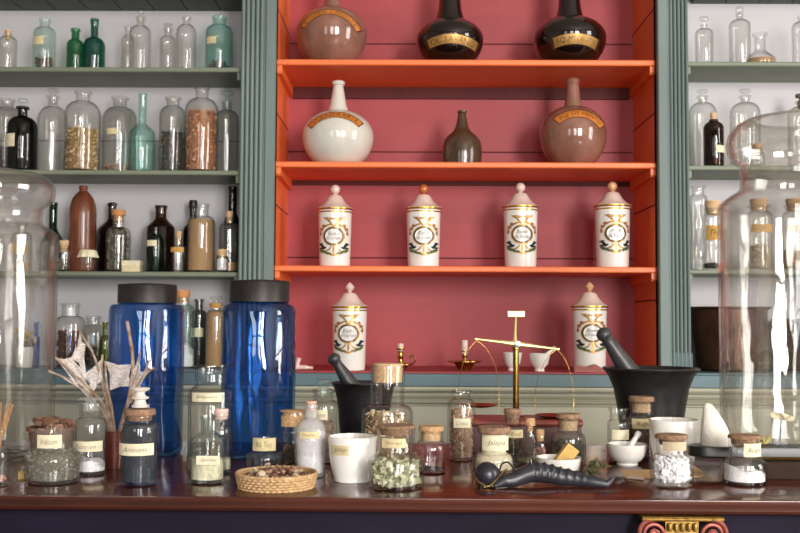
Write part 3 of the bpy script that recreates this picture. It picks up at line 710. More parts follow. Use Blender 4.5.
def neck(rn0, y0, rt, yt, lip=1.2):
    return [(lerp(rn0, rt, .3), lerp(y0, yt, .16)), (lerp(rn0, rt, .65), lerp(y0, yt, .5)), (rt, yt+5), (rt*lip, yt+4), (rt*lip, yt+1), (rt*1.0, yt), (rt*.65, yt), (rt*.6, yt+6), (0, yt+6)]
# brown glossy flask, top shelf left
flask('round_flask', 'glossy brown ball flask with ochre arched banner, left on niche top shelf', 332, SN(0), .09, [(21.5, None)]+ball(36, 33, 26, 33, 57.5, 9)+neck(8.6, 8, 5.5, -34), BRFL, (46, 30.5, 36, -54, 60, 'EAU DE CANELLE', BRBAN, DKB, DKB))
flask('round_flask', 'black long necked flask with gold label in the centre of niche top shelf', 450, SN(0), .09, [(25, None)]+ball(34, 40, 21, 27, 57.5, 15)+neck(14, 21, 8, -38), DKFL, (112, 67, 76, -19, 22, 'OL. LAVAND', GBAN, DKB, DKB))
flask('round_flask', 'black long necked flask with gold label on the right of niche top shelf', 569.5, SN(0), .09, [(27, None)]+ball(36.5, 39, 22, 28, 57.5, 14)+neck(13, 18, 8, -42), DKFL, (118, 72, 82, -16, 18, 'AQ. MYOSOTIS', GBAN, DKB, DKB))
flask('round_flask', 'white ball flask with brown arched banner on niche second shelf', 338, SN(1), .09, [(25, None)]+ball(36, 137, 27, 34, 161, 10.5)+neck(10, 110, 5, 81, 1.3), WHFL, (150, 32, 38.5, -48, 44, 'VULNERARIA', BRBAN, DKB, DKB))
flask('small_flask', 'small dark brown bell shaped flask in the middle of niche second shelf', 462, SN(1), .08, [(19, None), (20, 158), (20, 147), (18.5, 141), (14.5, 136), (9.5, 132), (6.5, 127)]+[(5, 120), (3.8, 114), (4.8, 113), (4.8, 111.5), (4, 111), (2.6, 111), (2.6, 116), (0, 116)], OLFL)
flask('round_flask', 'brown translucent looking ball flask with ochre banner on niche second shelf', 573, SN(1), .09, [(19, None)]+ball(33.5, 134, 28, 32, 160, 9)+neck(8.6, 106, 6, 79, 1.15), BRFL, (146, 28, 36, -40, 52, 'AQ. DE MENTH', BRBAN, DKB, DKB))

# ------------------------------------------------------------------ porcelain apothecary jars
PG = 'white porcelain apothecary jars with painted medallions'
BLK = paint('black enamel', (24, 30, 24), .3, var=0); GRN = paint('green enamel', (82, 104, 52), .4, var=.15, scale=(60, 60, 60)); RUST = paint('rust enamel', (176, 104, 70), .4, var=.15, scale=(60, 60, 60)); TRIM = paint('ochre gold enamel', (184, 132, 48), .3, .4, var=.1)
def disc2d(cx, cy, a, b, n=14, rot=0.0):
    return [(cx+a*math.cos(t)*math.cos(rot)-b*math.sin(t)*math.sin(rot), cy+a*math.cos(t)*math.sin(rot)+b*math.sin(t)*math.cos(rot)) for t in [2*PI*i/n for i in range(n)]]
def stroke2d(mb, P, pts, w, k, zc0):
    S_ = spline([(x, y, 0) for x, y in pts], 5); L_ = []
    for i, p in enumerate(S_):
        t = (S_[min(i+1, len(S_)-1)]-S_[max(i-1, 0)]).normalized(); q = w*(.35+.65*math.sin(PI*(i+.6)/(len(S_)+.2)))/2
        L_.append(((p.x-t.y*q), (p.y+t.x*q))); L_.append(((p.x+t.y*q), (p.y-t.x*q)))
    mb.add([P(x*k, zc0+y*k) for x, y in L_], [(2*i, 2*i+1, 2*i+3, 2*i+2) for i in range(len(S_)-1)])
def porcelain(label, cx, yt, sh, dY, w, text, finial_mat, point=False):
    Y, z0 = sh[1]+dY, sh[0]; zc, k = px_frame(cx, Y, z0); yb = foot(cx, Y, z0)
    R = w/2; T = thing('porcelain_jar', (at(cx, yt+40, Y).x, Y, z0), label, 'jar', PG)
    yl = yt+26.5   # row where lid meets body
    body = [(0, yb), (R*.86, yb), (R*.9, yb-1), (R*.9, yb-3), (R*.91, yb-4), (R*.98, yl+8), (R*.99, yl+2), (R*.99, yl), (0, yl)]
    MB().lathe([(r*k, zc(y)) for r, y in body], 44).obj('body', WHITE, T)
    gb = MB(); gb.lathe([(R*.99*k, zc(yl+2.6)), (R*1.005*k+.0004, zc(yl+2.4)), (R*1.005*k+.0004, zc(yl+1.3)), (R*.99*k, zc(yl+1.1))], 44); gb.obj('gilt_band', GOLD, T)
    lid = [(0, yl-.05), (R*1.02, yl-.05), (R*1.07, yl-1), (R*1.07, yl-2.3), (R*.98, yl-3.2), (R*.8, yl-5.2), (R*.58, yl-9), (R*.43, yl-13.5), (R*.34, yl-15.2), (R*.3, yl-15.6), (0, yl-15.6)]
    lo = MB().lathe([(r*k, zc(y)) for r, y in lid], 44).obj('lid', PINKW, T)
    MB().lathe([(R*1.02*k, zc(yl-.1)), (R*1.075*k+.0003, zc(yl-.9)), (R*1.075*k+.0003, zc(yl-1.9)), (R*1.0*k, zc(yl-2.9))], 44).obj('gilt_rim', GOLD, lo)
    y0 = yl-15.6
    if point: fin = [(0, y0+.2), (2.2, y0), (1.6, y0-1), (3.6, y0-3.4), (4.8, y0-5.4), (3.6, y0-7.6), (1.6, y0-9.6), (0, y0-11)]
    else: fin = [(0, y0+.2), (2.4, y0), (1.8, y0-1.2)]+[(4.9*math.sin(a), y0-5.8+4.9*math.cos(a)) for a in [PI*i/9 for i in range(1, 9)]]+[(0, y0-10.7)]
    sgn = [(r*k, zc(y)) for r, y in fin]
    MB().lathe(sgn, 24).obj('lid_finial', finial_mat, lo)
    bs = [(r*k, zc(y)) for r, y in body[1:8]]; Rz = lambda z: interp([b[1] for b in bs], [b[0] for b in bs], z)
    yc = yl+25; c0 = at(cx, yc, Y-R*k).z-z0   # medallion centre row
    Pw = lambda off: proj(Rz, off)
    m = MB(); m.add([Pw(.0010)(x*k, c0+y*k) for x, y in disc2d(0, 0, 9.4, 8.2, 28)], [tuple(range(28))]); med = m.obj('medallion', WHITE, T)
    for nm, a, b, wd, mt, off in (('medallion_ring', 10.9, 9.8, 1.3, TRIM, .0013), ('medallion_outline', 9.7, 8.6, 1.1, BLK, .0015)):
        o_, i_ = disc2d(0, 0, a, b, 32), disc2d(0, 0, a-wd, b-wd, 32)
        m = MB(); m.add([Pw(off)(x*k, c0+y*k) for x, y in o_+i_], [(i, (i+1) % 32, (i+1) % 32+32, i+32) for i in range(32)]); m.obj(nm, mt, med)
    m = MB()
    lettering(m, Pw(.0016), text[0], -5.2*k, 5.2*k, c0+.9*k, c0+4.4*k, shear=.2); lettering(m, Pw(.0016), text[1], -7*k, 7*k, c0-4*k, c0-.4*k, shear=.2); m.obj('lettering', INK, med, smooth=False)
    m = MB(); P = Pw(.0008)
    for s in (-1, 1):
        stroke2d(m, P, [(0, 9), (s*3, 13), (s*7, 17), (s*10.5, 18.5)], 1.8, k, c0); stroke2d(m, P, [(s*2, 17), (s*6, 16), (s*10, 18.5)], 1.4, k, c0)
        stroke2d(m, P, [(0, 10), (s*4, 11.5), (s*9, 9.5), (s*13, 6), (s*13.5, 2)], 1.7, k, c0)
        stroke2d(m, P, [(s*2, -10), (s*5, -13.5), (s*9, -15)], 1.5, k, c0)
    stroke2d(m, P, [(-7, -16.5), (0, -18.6), (7, -16.5)], 2.2, k, c0); stroke2d(m, P, [(0, -9.5), (0, -17)], 2.2, k, c0); stroke2d(m, P, [(-8, 18.6), (0, 17.2), (8, 18.6)], 1.4, k, c0)
    m.obj('gold_scrolls', TRIM, T)
    m = MB()
    for s in (-1, 1):
        for (x, y, a, b, r) in ((12.3, 7, 2, 1.2, .7), (13.2, 2.5, 1.1, 1.9, .2), (10.5, 10.5, 1.8, 1, -.5)): m.add([Pw(.0011)(s*xx*k, c0+yy*k) for xx, yy in disc2d(x, y, a, b, 10, r)], [tuple(range(10))])
    m.obj('painted_flowers', RUST, T)
    m = MB()
    for s in (-1, 1):
        for (x, y, a, b, r) in ((10, -15.3, 3.6, 1.6, .25), (5.5, -17, 3.2, 1.3, .1), (12.6, -13.8, 1.8, 1.4, .6)): m.add([Pw(.0012)(s*xx*k, c0+yy*k) for xx, yy in disc2d(x, y, a, b, 12, r)], [tuple(range(12))])
    m.obj('painted_leaves', GRN, T)
    m = MB()
    for s in (-1, 1):
        for (x, y, a, b, r) in ((11.4, -9.6, 3.1, 1.3, .9), (13, -7.6, 2.2, .9, -.3), (9.3, -11.6, 2.2, 1.1, -.5), (12.8, -11.8, 1.9, .8, .1)): m.add([Pw(.0014)(s*xx*k, c0+yy*k) for xx, yy in disc2d(x, y, a, b, 12, r)], [tuple(range(12))])
    m.obj('dark_painted_leaves', BLK, T)
    return T
ORF = paint('orange gilt finial', (214, 126, 74), .25, .3, var=.2, scale=(40, 40, 40))
ORF2 = paint('white and gold finial', (226, 190, 150), .25, .1, var=.1, col2=(208, 140, 84), scale=(50, 50, 50))
for cx, yt, w, tx, fm, lb in ((335, 184.5, 34, ('Baume', 'de Copahu'), PINKW, 'leftmost'), (423.5, 184, 34.5, ('Extr', 'de Cigue'), ORF, 'second from left'),
                              (520.5, 182.5, 34.5, ('Baume', 'du Perou'), PINKW, 'third from left'), (612.5, 181.5, 35, ('Sirop', 'de Mures'), ORF2, 'rightmost')):
    porcelain('white painted porcelain jar on niche third shelf, %s of the row of four' % lb, cx, yt, SN(2), .07, w, tx, fm)
DKN = (zDeck, 2.83)
porcelain('white painted porcelain jar on the red deck, behind the left black mortar', 349.5, 282, DKN, .04, 35, ('Extr.', "d'Opium"), PINKW, point=True)
porcelain('white painted porcelain jar on the red deck, behind the right iron pestle', 589.5, 281.5, DKN, .07, 34.5, ('Baume', "d'Opium"), ORF2, point=True)

# ------------------------------------------------------------------ deck things in the niche
CANDLE = paint('wax candle', (232, 214, 196), .5, sss=.1)
def candlestick(label, cx, Y, dw, yd, ystem, wst, ycand, handle, wc, hx):
    z0 = zDeck; zc, k = px_frame(cx, Y, z0); yb = foot(cx, Y, z0)
    T = thing('chamber_candlestick', (at(cx, yd, Y).x, Y, z0), label, 'candlestick', 'brass candlesticks on the red deck')
    b = MB(); d = dw/2
    b.lathe([(r*k, zc(y)) for r, y in ((0, yb), (d*.45, yb), (d*.4, yb-1.4), (d*.6, yd+1.6), (d, yd), (d, yd-.8), (d*.93, yd-.6), (d*.6, yd+.8), (d*.2, yd+.6), (0, yd+.6))], 40); b.obj('drip_pan', BRASS, T)
    w = wst/2; hh = yd+1-ystem
    MB().lathe([(r*k, zc(y)) for r, y in ((w*.9, yd+1), (w*1.2, yd), (w*.8, yd-hh*.2), (w*.75, yd-hh*.35), (w*1.0, yd-hh*.45), (w*.8, yd-hh*.55), (w*.85, yd-hh*.75), (w*.95, ystem+2), (w*1.25, ystem+1), (w*1.25, ystem), (w*.8, ystem), (w*.7, ystem+3), (0, ystem+3))], 24).obj('stem', BRASS, T)
    MB().lathe([(0, zc(ystem+3)), (wc/2*k, zc(ystem+3)), (wc/2*k, zc(ycand+.5)), (wc/2*.8*k, zc(ycand)), (0, zc(ycand))], 20).obj('candle', CANDLE, T)
    if handle:
        pts = [(hx*k+2.8*k*math.cos(a), 0, zc(yd-5.5)+3.8*k*math.sin(a)) for a in [-PI*.75+2*PI*.85*i/20 for i in range(21)]]
        MB().tube(pts, .7*k, 8).obj('ring_handle', BRASS, T)
candlestick('brass chamber candlestick with ring handle and candle stub, beside left porcelain jar', 400.5, 2.89, 27, 364.5, 348, 6.4, 343.5, True, 6, 12)
candlestick('brass candlestick on a wide dished base with a short white candle', 464.5, 2.92, 35, 361.5, 350.5, 5.6, 340, False, 6.4, -14)
def mortar(name, label, cx, w, yt, z0, Y, mat, pestle=None, prof=None, group=None, yb=None, pmat=None):
    zc, k = px_frame(cx, Y, z0); yb = yb or foot(cx, Y, z0); R = w/2; hh = yb-yt
    T = thing(name, (at(cx, yt, Y).x, Y, z0), label, 'mortar', group)
    prof = prof or [(0, 0), (.5, 0), (.52, .06), (.45, .12), (.62, .25), (.85, .55), (.96, .8), (1, .97), (.98, 1), (.9, .98), (.84, .8), (.7, .5), (.4, .3), (0, .24)]
    MB().lathe([(r*R*k, v*(zc(yt))) for r, v in prof], 44).obj('bowl', mat, T)
    if pestle:
        (x0, y0, r0), (x1, y1, r1), head = pestle
        p0 = Vector(((x0-cx)*k, -.0*k, zc(y0))); p1 = Vector(((x1-cx)*k, 0, zc(y1)))
        d = (p0-p1); L_ = d.length; q = Vector((0, 0, 1)).rotation_difference(d.normalized()).to_matrix()
        pr = [(0, 0), (r1*k*1.1, L_*.03), (r1*k*1.15, L_*.1), (r1*k, L_*.3), (r0*k, L_*.8), (head*k*.9, L_-head*k*2.0), (head*k, L_-head*k*1.2), (head*k*.85, L_-head*k*.4), (head*k*.4, L_-.001), (0, L_)]
        o = MB().lathe(pr, 26, c=p1, M=q).obj('pestle', pmat or mat, None)
        o.location = T.location; tag(o, pestle_label(label), 'pestle')
    return T
def pestle_label(l): return PL[l]
PL = {'small white mortar behind the balance column on the red deck': 'short white pestle in the small mortar behind the balance column',
      'small white mortar on the red deck, right of the balance column': 'white pestle leaning right out of the small deck mortar',
      'black iron mortar between second blue jar and tall corked jar': 'dark iron pestle leaning left out of the left black mortar',
      'big black iron mortar with flared rim near the right pilaster': 'thick iron pestle with ball end leaning out of the big right mortar',
      'white porcelain hand mortar on the counter before the big iron mortar': 'white pestle sticking up from the hand mortar on the counter'}
wp = [(0, 0), (.45, 0), (.47, .08), (.42, .15), (.8, .4), (.95, .75), (1, 1), (.93, 1), (.8, .6), (.4, .3), (0, .28)]
mortar('small_mortar', 'small white mortar behind the balance column on the red deck', 512.5, 19, 352.5, zDeck, 2.87, WHITE, ((517, 345, 1.6), (513, 360, 2.4), 2.6), wp)
mortar('small_mortar', 'small white mortar on the red deck, right of the balance column', 539.5, 21, 353.5, zDeck, 2.86, WHITE, ((556, 347, 1.5), (538, 361, 2.4), 2.4), wp)
# small porcelain figurine-like dish and a folded pink cloth
Y = 2.86; zc, k = px_frame(303, Y, zDeck)
T = thing('porcelain_spouted_cup', (at(304, 365, Y).x, Y, zDeck), 'little blush white spouted inhaler cup lying beside the second blue jar', 'cup')
MB().tube(spline([(-9*k, 0, 2.2*k), (-4*k, 0, 2.6*k), (3*k, 0, 2.4*k), (9*k, 0, 2*k)], 6), [2.2*k]+[2.4*k]*6+[2.2*k]*6+[1.6*k]*6, 14).obj('body', PINKW, T)
MB().tube([(-7*k, 0, 3*k), (-6.4*k, 0, 7*k), (-5*k, 0, 12*k)], [2.6*k, 2.1*k, 2.5*k], 14).obj('spout', PINKW, T)
Y = 2.84; zc, k = px_frame(604, Y, zDeck)
mb = MB(); nx, ny = 40, 14; v = []
for s_ in (0, 1):
    for j in range(ny+1):
        for i in range(nx+1):
            x = lerp(-31, 30, i/nx)*k; y = lerp(-.014, .014, j/ny); u = i/nx
            hgt = (3.2+4*math.exp(-((u-.25)/.2)**2)+3.4*math.exp(-((u-.83)/.13)**2)+1.3*math.sin(u*23)+math.sin(j*1.3+u*9))*k*(1-.5*abs(j/ny-.5)*2)
            v.append((x, y, max(hgt, .003) if s_ else .0005))
n1 = (nx+1)*(ny+1); f = []
for j in range(ny):
    for i in range(nx):
        a = j*(nx+1)+i; f += [(a, a+nx+1, a+nx+2, a+1), (a+n1, a+1+n1, a+nx+2+n1, a+nx+1+n1)]
for i in range(nx): f += [(i, i+1, i+1+n1, i+n1)]; a = ny*(nx+1)+i; f += [(a+1, a, a+n1, a+1+n1)]
for j in range(ny): a = j*(nx+1); f += [(a+nx+1, a, a+n1, a+nx+1+n1)]; a += nx; f += [(a, a+nx+1, a+nx+1+n1, a+n1)]
tag(mb.add(v, f).obj('folded_cloth', paint('dusty pink cloth', (176, 112, 106), .85, bump=.4), None, (at(604, 368, Y).x, 2.820, zDeck), ang=60), 'crumpled dusty pink cloth on the deck behind the big iron mortar', 'cloth')

# ------------------------------------------------------------------ right bay
g = 'bottles on the right bay shelves'
bottle('stoppered_bottle', 'clear bottle with double disc stopper, leftmost on right bay top shelf', 704, 18, 24, 29, 34, 6, OLDCLEAR, shelf=SR(0), dY=.05, group=g, stop=('disc', 9, 16))
bottle('stoppered_bottle', 'tall clear bottle with ornate stopper left of the conical flask', 739.5, 21, 13, 20, 26, 6.5, OLDCLEAR, shelf=SR(0), dY=.05, group=g, stop=('ball', 8, 5))
bottle('conical_flask', 'clear conical flask with flared lip and brown residue on right top shelf', 760, 30, 32, 50, 60, 11, OLDCLEAR, shelf=SR(0), dY=.06, group=g, cat='flask', shoulder='slope', fill=('liquid', 'tan', 56), lip=1.35)
bottle('glass_bottle', 'clear straight jar cut by the right edge of the photo, top shelf', 803, 22, 15, 22, 27, 9, OLDCLEAR, shelf=SR(0), dY=.05, group=g)
bottle('stoppered_bottle', 'big clear domed bottle behind the dark corked bottle, right second shelf', 702.5, 28, 95, 103, 114, 9, OLDCLEAR, shelf=SR(1), dY=.09, group=g, stop=('disc', 11, 89), lip=1.3)
bottle('corked_bottle', 'small dark brown corked bottle with cream label on right second shelf', 713.5, 20, 119, 122, 129, 7.5, AMBER, shelf=SR(1), dY=.03, group=g, stop=('cork', 6.5, 112, 119, PALECORK), tags=[(713, 723, 145, 152, '', PAPER)], fill=('flakes', 'darkred', 124, {'n': 200}))
bottle('stoppered_bottle', 'big clear domed bottle rising above the left rim of the right show jar', 745, 30, 95, 103, 114, 9, OLDCLEAR, shelf=SR(1), dY=.07, group=g, stop=('disc', 11, 88.5), lip=1.3)
bottle('corked_bottle', 'slim corked bottle seen through the rim of the right show jar', 757.5, 14, 148, 152, 156, 8, OLDCLEAR, shelf=SR(1), dY=.03, group=g, stop=('cork', 10, 143, 148, CORK))
bottle('stoppered_bottle', 'clear bottle with brownish stopper above the right show jar', 802, 28, 100, 107, 116, 11, OLDCLEAR, shelf=SR(1), dY=.07, group=g, stop=('disc', 13, 93, DCORK))
bottle('glass_jar', 'clear narrow jar half behind pilaster on the right third shelf', 698, 19, 185, 195, 202, 12, OLDCLEAR, shelf=SR(2), dY=.11, group=g, cat='jar')
bottle('corked_jar', 'clear jar with ochre label and dark crumbs on its cork, right third shelf', 713, 21, 208, 213, 218, 15, OLDCLEAR, shelf=SR(2), dY=.04, group=g, cat='jar', stop=('cork', 15.5, 200, 208, PALECORK), tags=[(704, 722.5, 225, 240, 'TH.A', OPAPER)], fill=('powder', 'dark', 263))
bottle('corked_jar', 'jar with ochre label seen through the left part of the right show jar', 759, 26, 204, 212, 219, 18, OLDCLEAR, shelf=SR(2), dY=.05, group=g, cat='jar', stop=('cork', 18, 198, 204, PALECORK), tags=[(748, 770, 224, 232, '', OPAPER)], fill=('flakes', 'pale', 243, {'n': 150}))
bottle('corked_jar', 'jar with ochre label seen through the centre of the right show jar', 794, 24, 204, 212, 219, 16, OLDCLEAR, shelf=SR(2), dY=.05, group=g, cat='jar', stop=('cork', 16, 198, 204, CORK), tags=[(784, 804, 224, 232, '', OPAPER)], fill=('powder', 'tan', 250))
Y = YSF+.03; yb = foot(699, Y, zR[2])
T, zc, k, Rz = turned('glass_salt_dish', 'tiny cut glass dish standing on the right third shelf by the pilaster', 'dish', 699, Y, zR[2], [(0, yb), (4, yb), (4.5, 265), (3, 262), (5.5, 257), (6, 254), (5, 254), (2, 259), (0, 259)], CLEAR)
# dark copper and bronze vessels on the right deck
BRONZE = paint('dark bronze', (112, 74, 54), .38, .75, col2=(52, 34, 28), scale=(3, 3, 3))
def vessel(name, label, cx, w, yt, Y, mat, taper=.8, lip=1.0):
    yb = foot(cx, Y, zDeck); R = w/2
    return turned(name, label, 'pot', cx, Y, zDeck, [(0, yb), (R*taper*.9, yb), (R*taper, yb-3), (R*.93, lerp(yb, yt, .7)), (R*.95, yt+3), (R*lip, yt+1), (R*lip, yt), (R*.9, yt), (R*.88, yt+6), (R*taper*.85, yb-5), (0, yb-5)], mat, group='dark bronze vessels on the right deck')
vessel('bronze_pot', 'large dark bronze pot on the right deck beside the pilaster', 729, 78, 307, 2.942, BRONZE, .84, 1.04)
vessel('bronze_pot', 'second dark bronze pot seen through the right show jar', 815, 74, 319, 2.942, BRONZE, .86, 1.06)
Y = 2.834; k = Y/F; yb = foot(765, Y, zDeck)
T = thing('glass_float', (at(766, 360, Y).x, Y, zDeck), 'round olive glass ball lying on the right deck in front of the pots', 'ball')
R = 10.5*k; MB().lathe([(R*math.sin(a), R-R*math.cos(a)) for a in [PI*i/14 for i in range(15)]], 28).obj('glass_ball', glass('olive tinted glass', (.4, .42, .3), (.3, .3, .2)), T)
MB().lathe([(0, 0), (.008, 0), (.007, .006), (0, .007)], 14, c=(0, 0, 2*R-.0015)).obj('seal', MATS['olive tinted glass'], T)
# ------------------------------------------------------------------ big show jars on the counter
def show_jar(label, cx, R, Yc, z0, ytop, rim, name='show_jar'):
    """rim: rows (lip crown, lobe widest, lobe foot, neck foot, shoulder corner) and half widths (mouth, lobe, neck)"""
    zc, k = px_frame(cx, Yc, z0); yl0, yl1, yl2, yn, ysh = rim['y']; rm, rl, rn = rim['r']
    T = thing(name, (at(cx, 250, Yc).x, Yc, z0), label, 'jar', 'large clear glass show jars'); P = []
    P += [(0, .006), (R*.72*k, .002), (R*.88*k, 0), (R*.965*k, .006), (R*.995*k, .02), (R*k, .045), (R*1.0*k, zc(ysh+12)), (R*1.0*k, zc(ysh+5)), (R*.985*k, zc(ysh+1)), (R*.95*k, zc(ysh-1.5))]
    P += [(lerp(R*.95, rn*1.02, t)*k, lerp(zc(ysh-1.5), zc(yn), t**.85)) for t in (.25, .5, .75, .93)]
    P += [(rn*k, zc(yn-2)), (rn*.985*k, zc((yn+yl2)/2)), (rn*1.01*k, zc(yl2+2))]
    P += [((rn+(rl-rn)*math.sin(t*PI/2))*k, zc(lerp(yl2, yl1, 1-math.cos(t*PI/2)))) for t in (.15, .4, .7, 1)]
    P += [((rm+(rl-rm)*math.cos(t*PI/2))*k, zc(lerp(yl1, yl0, math.sin(t*PI/2)))) for t in (.25, .5, .75, .92, 1)]
    th = .0045
    I = [(P[-1][0]-.003, P[-1][1]-.004)]+[(max(r-th, 0), z) for r, z in P[10:-2]][::-1]+[(r-th, z) for r, z in P[5:10]][::-1]+[(R*.9*k, .016), (R*.7*k, .010), (0, .013)]
    MB().lathe(P+I, 72).obj('glass_body', SHOWGLASS, T, ang=60)
    return T
show_jar('tall clear glass show jar cut by the left edge of the photo', -7, 62.5, 1.74, TABLE_Z, 172, {'y': (172, 190, 206, 224, 233), 'r': (34, 59, 47)})
YS = 1.775
show_jar('tall clear glass show jar with bulging rim, behind the black beaded board', 803, 81, YS, TABLE_Z, 118, {'y': (118, 143, 163, 190, 203), 'r': (44, 72, 59.5)})
# long narrow black board with gold beading, resting on a flat walnut box and a stub foot
YB_ = 1.575; k = YB_/F
xb0, xb1 = at(688, 448, YB_).x, at(870, 448, YB_).x; zt_ = at(700, 443.5, YB_+.02).z-TABLE_Z; th_ = .016; dw = .027
T = thing('black_board', ((xb0+xb1)/2, YB_, TABLE_Z), 'long narrow black lacquered board with gold beading before the right show jar', 'board')
mb = MB(); hl = (xb1-xb0)/2; pts = [(-hl+dw+dw*math.cos(PI/2+PI*i/18), dw*math.sin(PI/2+PI*i/18)) for i in range(19)]+[(hl, -dw), (hl, dw)]
n = len(pts); lv = [(zt_-th_, .93), (zt_-th_+.002, 1), (zt_-.002, 1), (zt_, .97)]
mb.add([(x if abs(s_-1) < .01 else x*(1-(1-s_)*.1), y*s_, z) for z, s_ in lv for x, y in pts], [(j*n+i, j*n+(i+1) % n, (j+1)*n+(i+1) % n, (j+1)*n+i) for j in range(3) for i in range(n)]+[tuple(range(n-1, -1, -1)), tuple(range(3*n, 4*n))])
mb.obj('board', BLACKW, T, ang=30)
mb = MB(); xx = -hl+.09
while xx < hl-.002: mb.lathe([(0, -.0015), (.0016, 0), (0, .0015)], 6, c=(xx, -dw*.93, zt_-th_-.0014)); xx += .0034
mb.obj('gold_beading', GOLD, T)
MB().lathe([(0, 0), (.008, 0), (.006, .008), (.006, .012), (.008, zt_-th_), (0, zt_-th_)], 20, c=(-hl+.060, 0, 0)).obj('foot', BLACKW, T)
xq = at(757, 460, 1.57).x
tag(MB().bbox(-.07, .07, -.04, .02, 0, zt_-th_-.004, .002).obj('walnut_box', paint('walnut', (62, 42, 32), .8, col2=(40, 28, 22), scale=(2, 12, 12), spec=.2), None, (xq+.07, 1.575, TABLE_Z), smooth=False), 'flat dark walnut box under the right end of the black beaded board', 'box')
# white cone
zt0 = TABLE_Z+zt_; YC = YB_; zc, k = px_frame(716, YC, zt0); ytop = 403
mb = MB(); v = []; n = 32; L_ = [(0, 15), (.04, 15.6), (.2, 14.6), (.4, 13), (.6, 10.4), (.75, 8), (.88, 5.6), (.96, 3.8), (1, 1.6)]
H = zc(ytop)
for t, r in L_:
    for i in range(n):
        a = 2*PI*i/n; rr = r*k*(1+.03*math.sin(3*a+t*4)); v.append((-8*k*t**1.5+rr*math.cos(a), rr*math.sin(a)*.8, H*t))
m_ = len(L_); mb.add(v, [(j*n+i, j*n+(i+1) % n, (j+1)*n+(i+1) % n, (j+1)*n+i) for j in range(m_-1) for i in range(n)]+[tuple(range(n-1, -1, -1)), tuple(range((m_-1)*n, m_*n))])
tag(mb.obj('salt_cone', paint('white chalky lump', (224, 218, 206), .9, var=.05, scale=(15, 15, 15), bump=.6, bscale=8), None, (at(716, 430, YC).x, YC, zt0), ang=60), 'white chalky cone standing on the black round ended board', 'cone')
# vial with a white flower standing behind the jar on the counter
YV = 1.578; ZV = TABLE_Z+zt_; zc, k = px_frame(780, YV, ZV)
T = thing('flower_vial', (at(780, 430, YV).x, YV, ZV), 'small glass vial with a wilted white flower on the black beaded board', 'vase')
R = 7.5*k; H = zc(419)
MB().lathe([(0, 0), (R*.95, 0), (R, .002), (R, H), (R*.85, H), (R*.82, .004), (0, .004)], 22).obj('vial', glass('pearly glass', (.8, .8, .84), (.4, .4, .45), haze=.1), T)
mb = MB()
for i in range(9):
    a = i*.7; c = Vector((lerp(-5, 9, i/8)*k, .004*math.sin(a*2), H+k*lerp(3, 0, (i/8)**2)))
    q = Matrix.Rotation(a, 3, 'Z') @ Matrix.Rotation(.7+.3*math.sin(a), 3, 'X')
    mb.lathe([(0, -.001), (.007, 0), (.0075, .0015), (.003, .003), (0, .0025)], 10, c=c, M=q)
mb.obj('petals', paint('cream petals', (226, 216, 186), .8), T)
MB().tube(spline([(0, 0, .006), (.001, 0, H*.7), (.002, 0, H+2*k)], 5), .0011, 6).obj('stem', paint('green stem', (110, 120, 70), .7), T)
mb = MB()
for i in range(7):
    a = i*1.1; mb.tube([(0, 0, .002), (.008*math.cos(a)-.003, .008*math.sin(a), .006+.003*(i % 3)), (.014*math.cos(a)-.004, .014*math.sin(a), .010+.004*(i % 3))], [.0012, .0022, .0006], 6)
tag(mb.obj('dried_sprig', paint('pale yellow dry leaves', (196, 184, 120), .8), None, (at(765, 440, 1.578).x, 1.578, ZV)), 'pale yellow dried sprig lying left of the flower vial on the black board', 'sprig')

# ------------------------------------------------------------------ cobalt jars
def blue_jar(label, cx, w, ylid, ylb, ysh, yb, lw):
    Y = solve_depth(cx, w, yb, TABLE_Z); zc, k = px_frame(cx, Y, TABLE_Z); R = w/2*k
    T = thing('cobalt_jar', (at(cx, 370, Y).x, Y, TABLE_Z), label, 'jar', 'cobalt blue jars with black lids')
    rn = lw/2*k*.93
    P = [(0, .003), (R*.8, 0), (R*.95, .002), (R, .012), (R, zc(ysh+5)), (R*.985, zc(ysh+1.5)), (R*.94, zc(ysh-2)), (rn*1.06, zc(ylb+1.5)), (rn, zc(ylb-1)), (rn, zc(ylid+3))]
    I = [(r-.004, z) for r, z in P[3:]][::-1]+[(R*.85, .007), (0, .008)]
    MB().lathe(P+I, 64).obj('glass_body', COBALT, T, ang=50)
    r = lw/2*k
    MB().lathe([(rn+.0004, zc(ylb)), (r, zc(ylb)), (r*1.0, zc(ylb-1)), (r*.995, zc(ylid+2)), (r*1.01, zc(ylid+1)), (r*.97, zc(ylid)), (0, zc(ylid)+.003), (0, zc(ylid)-.003), (rn+.0004, zc(ylid+2.5))], 56).obj('lid', LIDM, T)
blue_jar('cobalt blue glass jar with black metal lid, behind the dry branches', 146, 74, 284.5, 303, 307, 459, 58)
blue_jar('cobalt blue glass jar with black metal lid, left of the niche', 258.5, 73.5, 281, 302, 308, 461, 59.5)

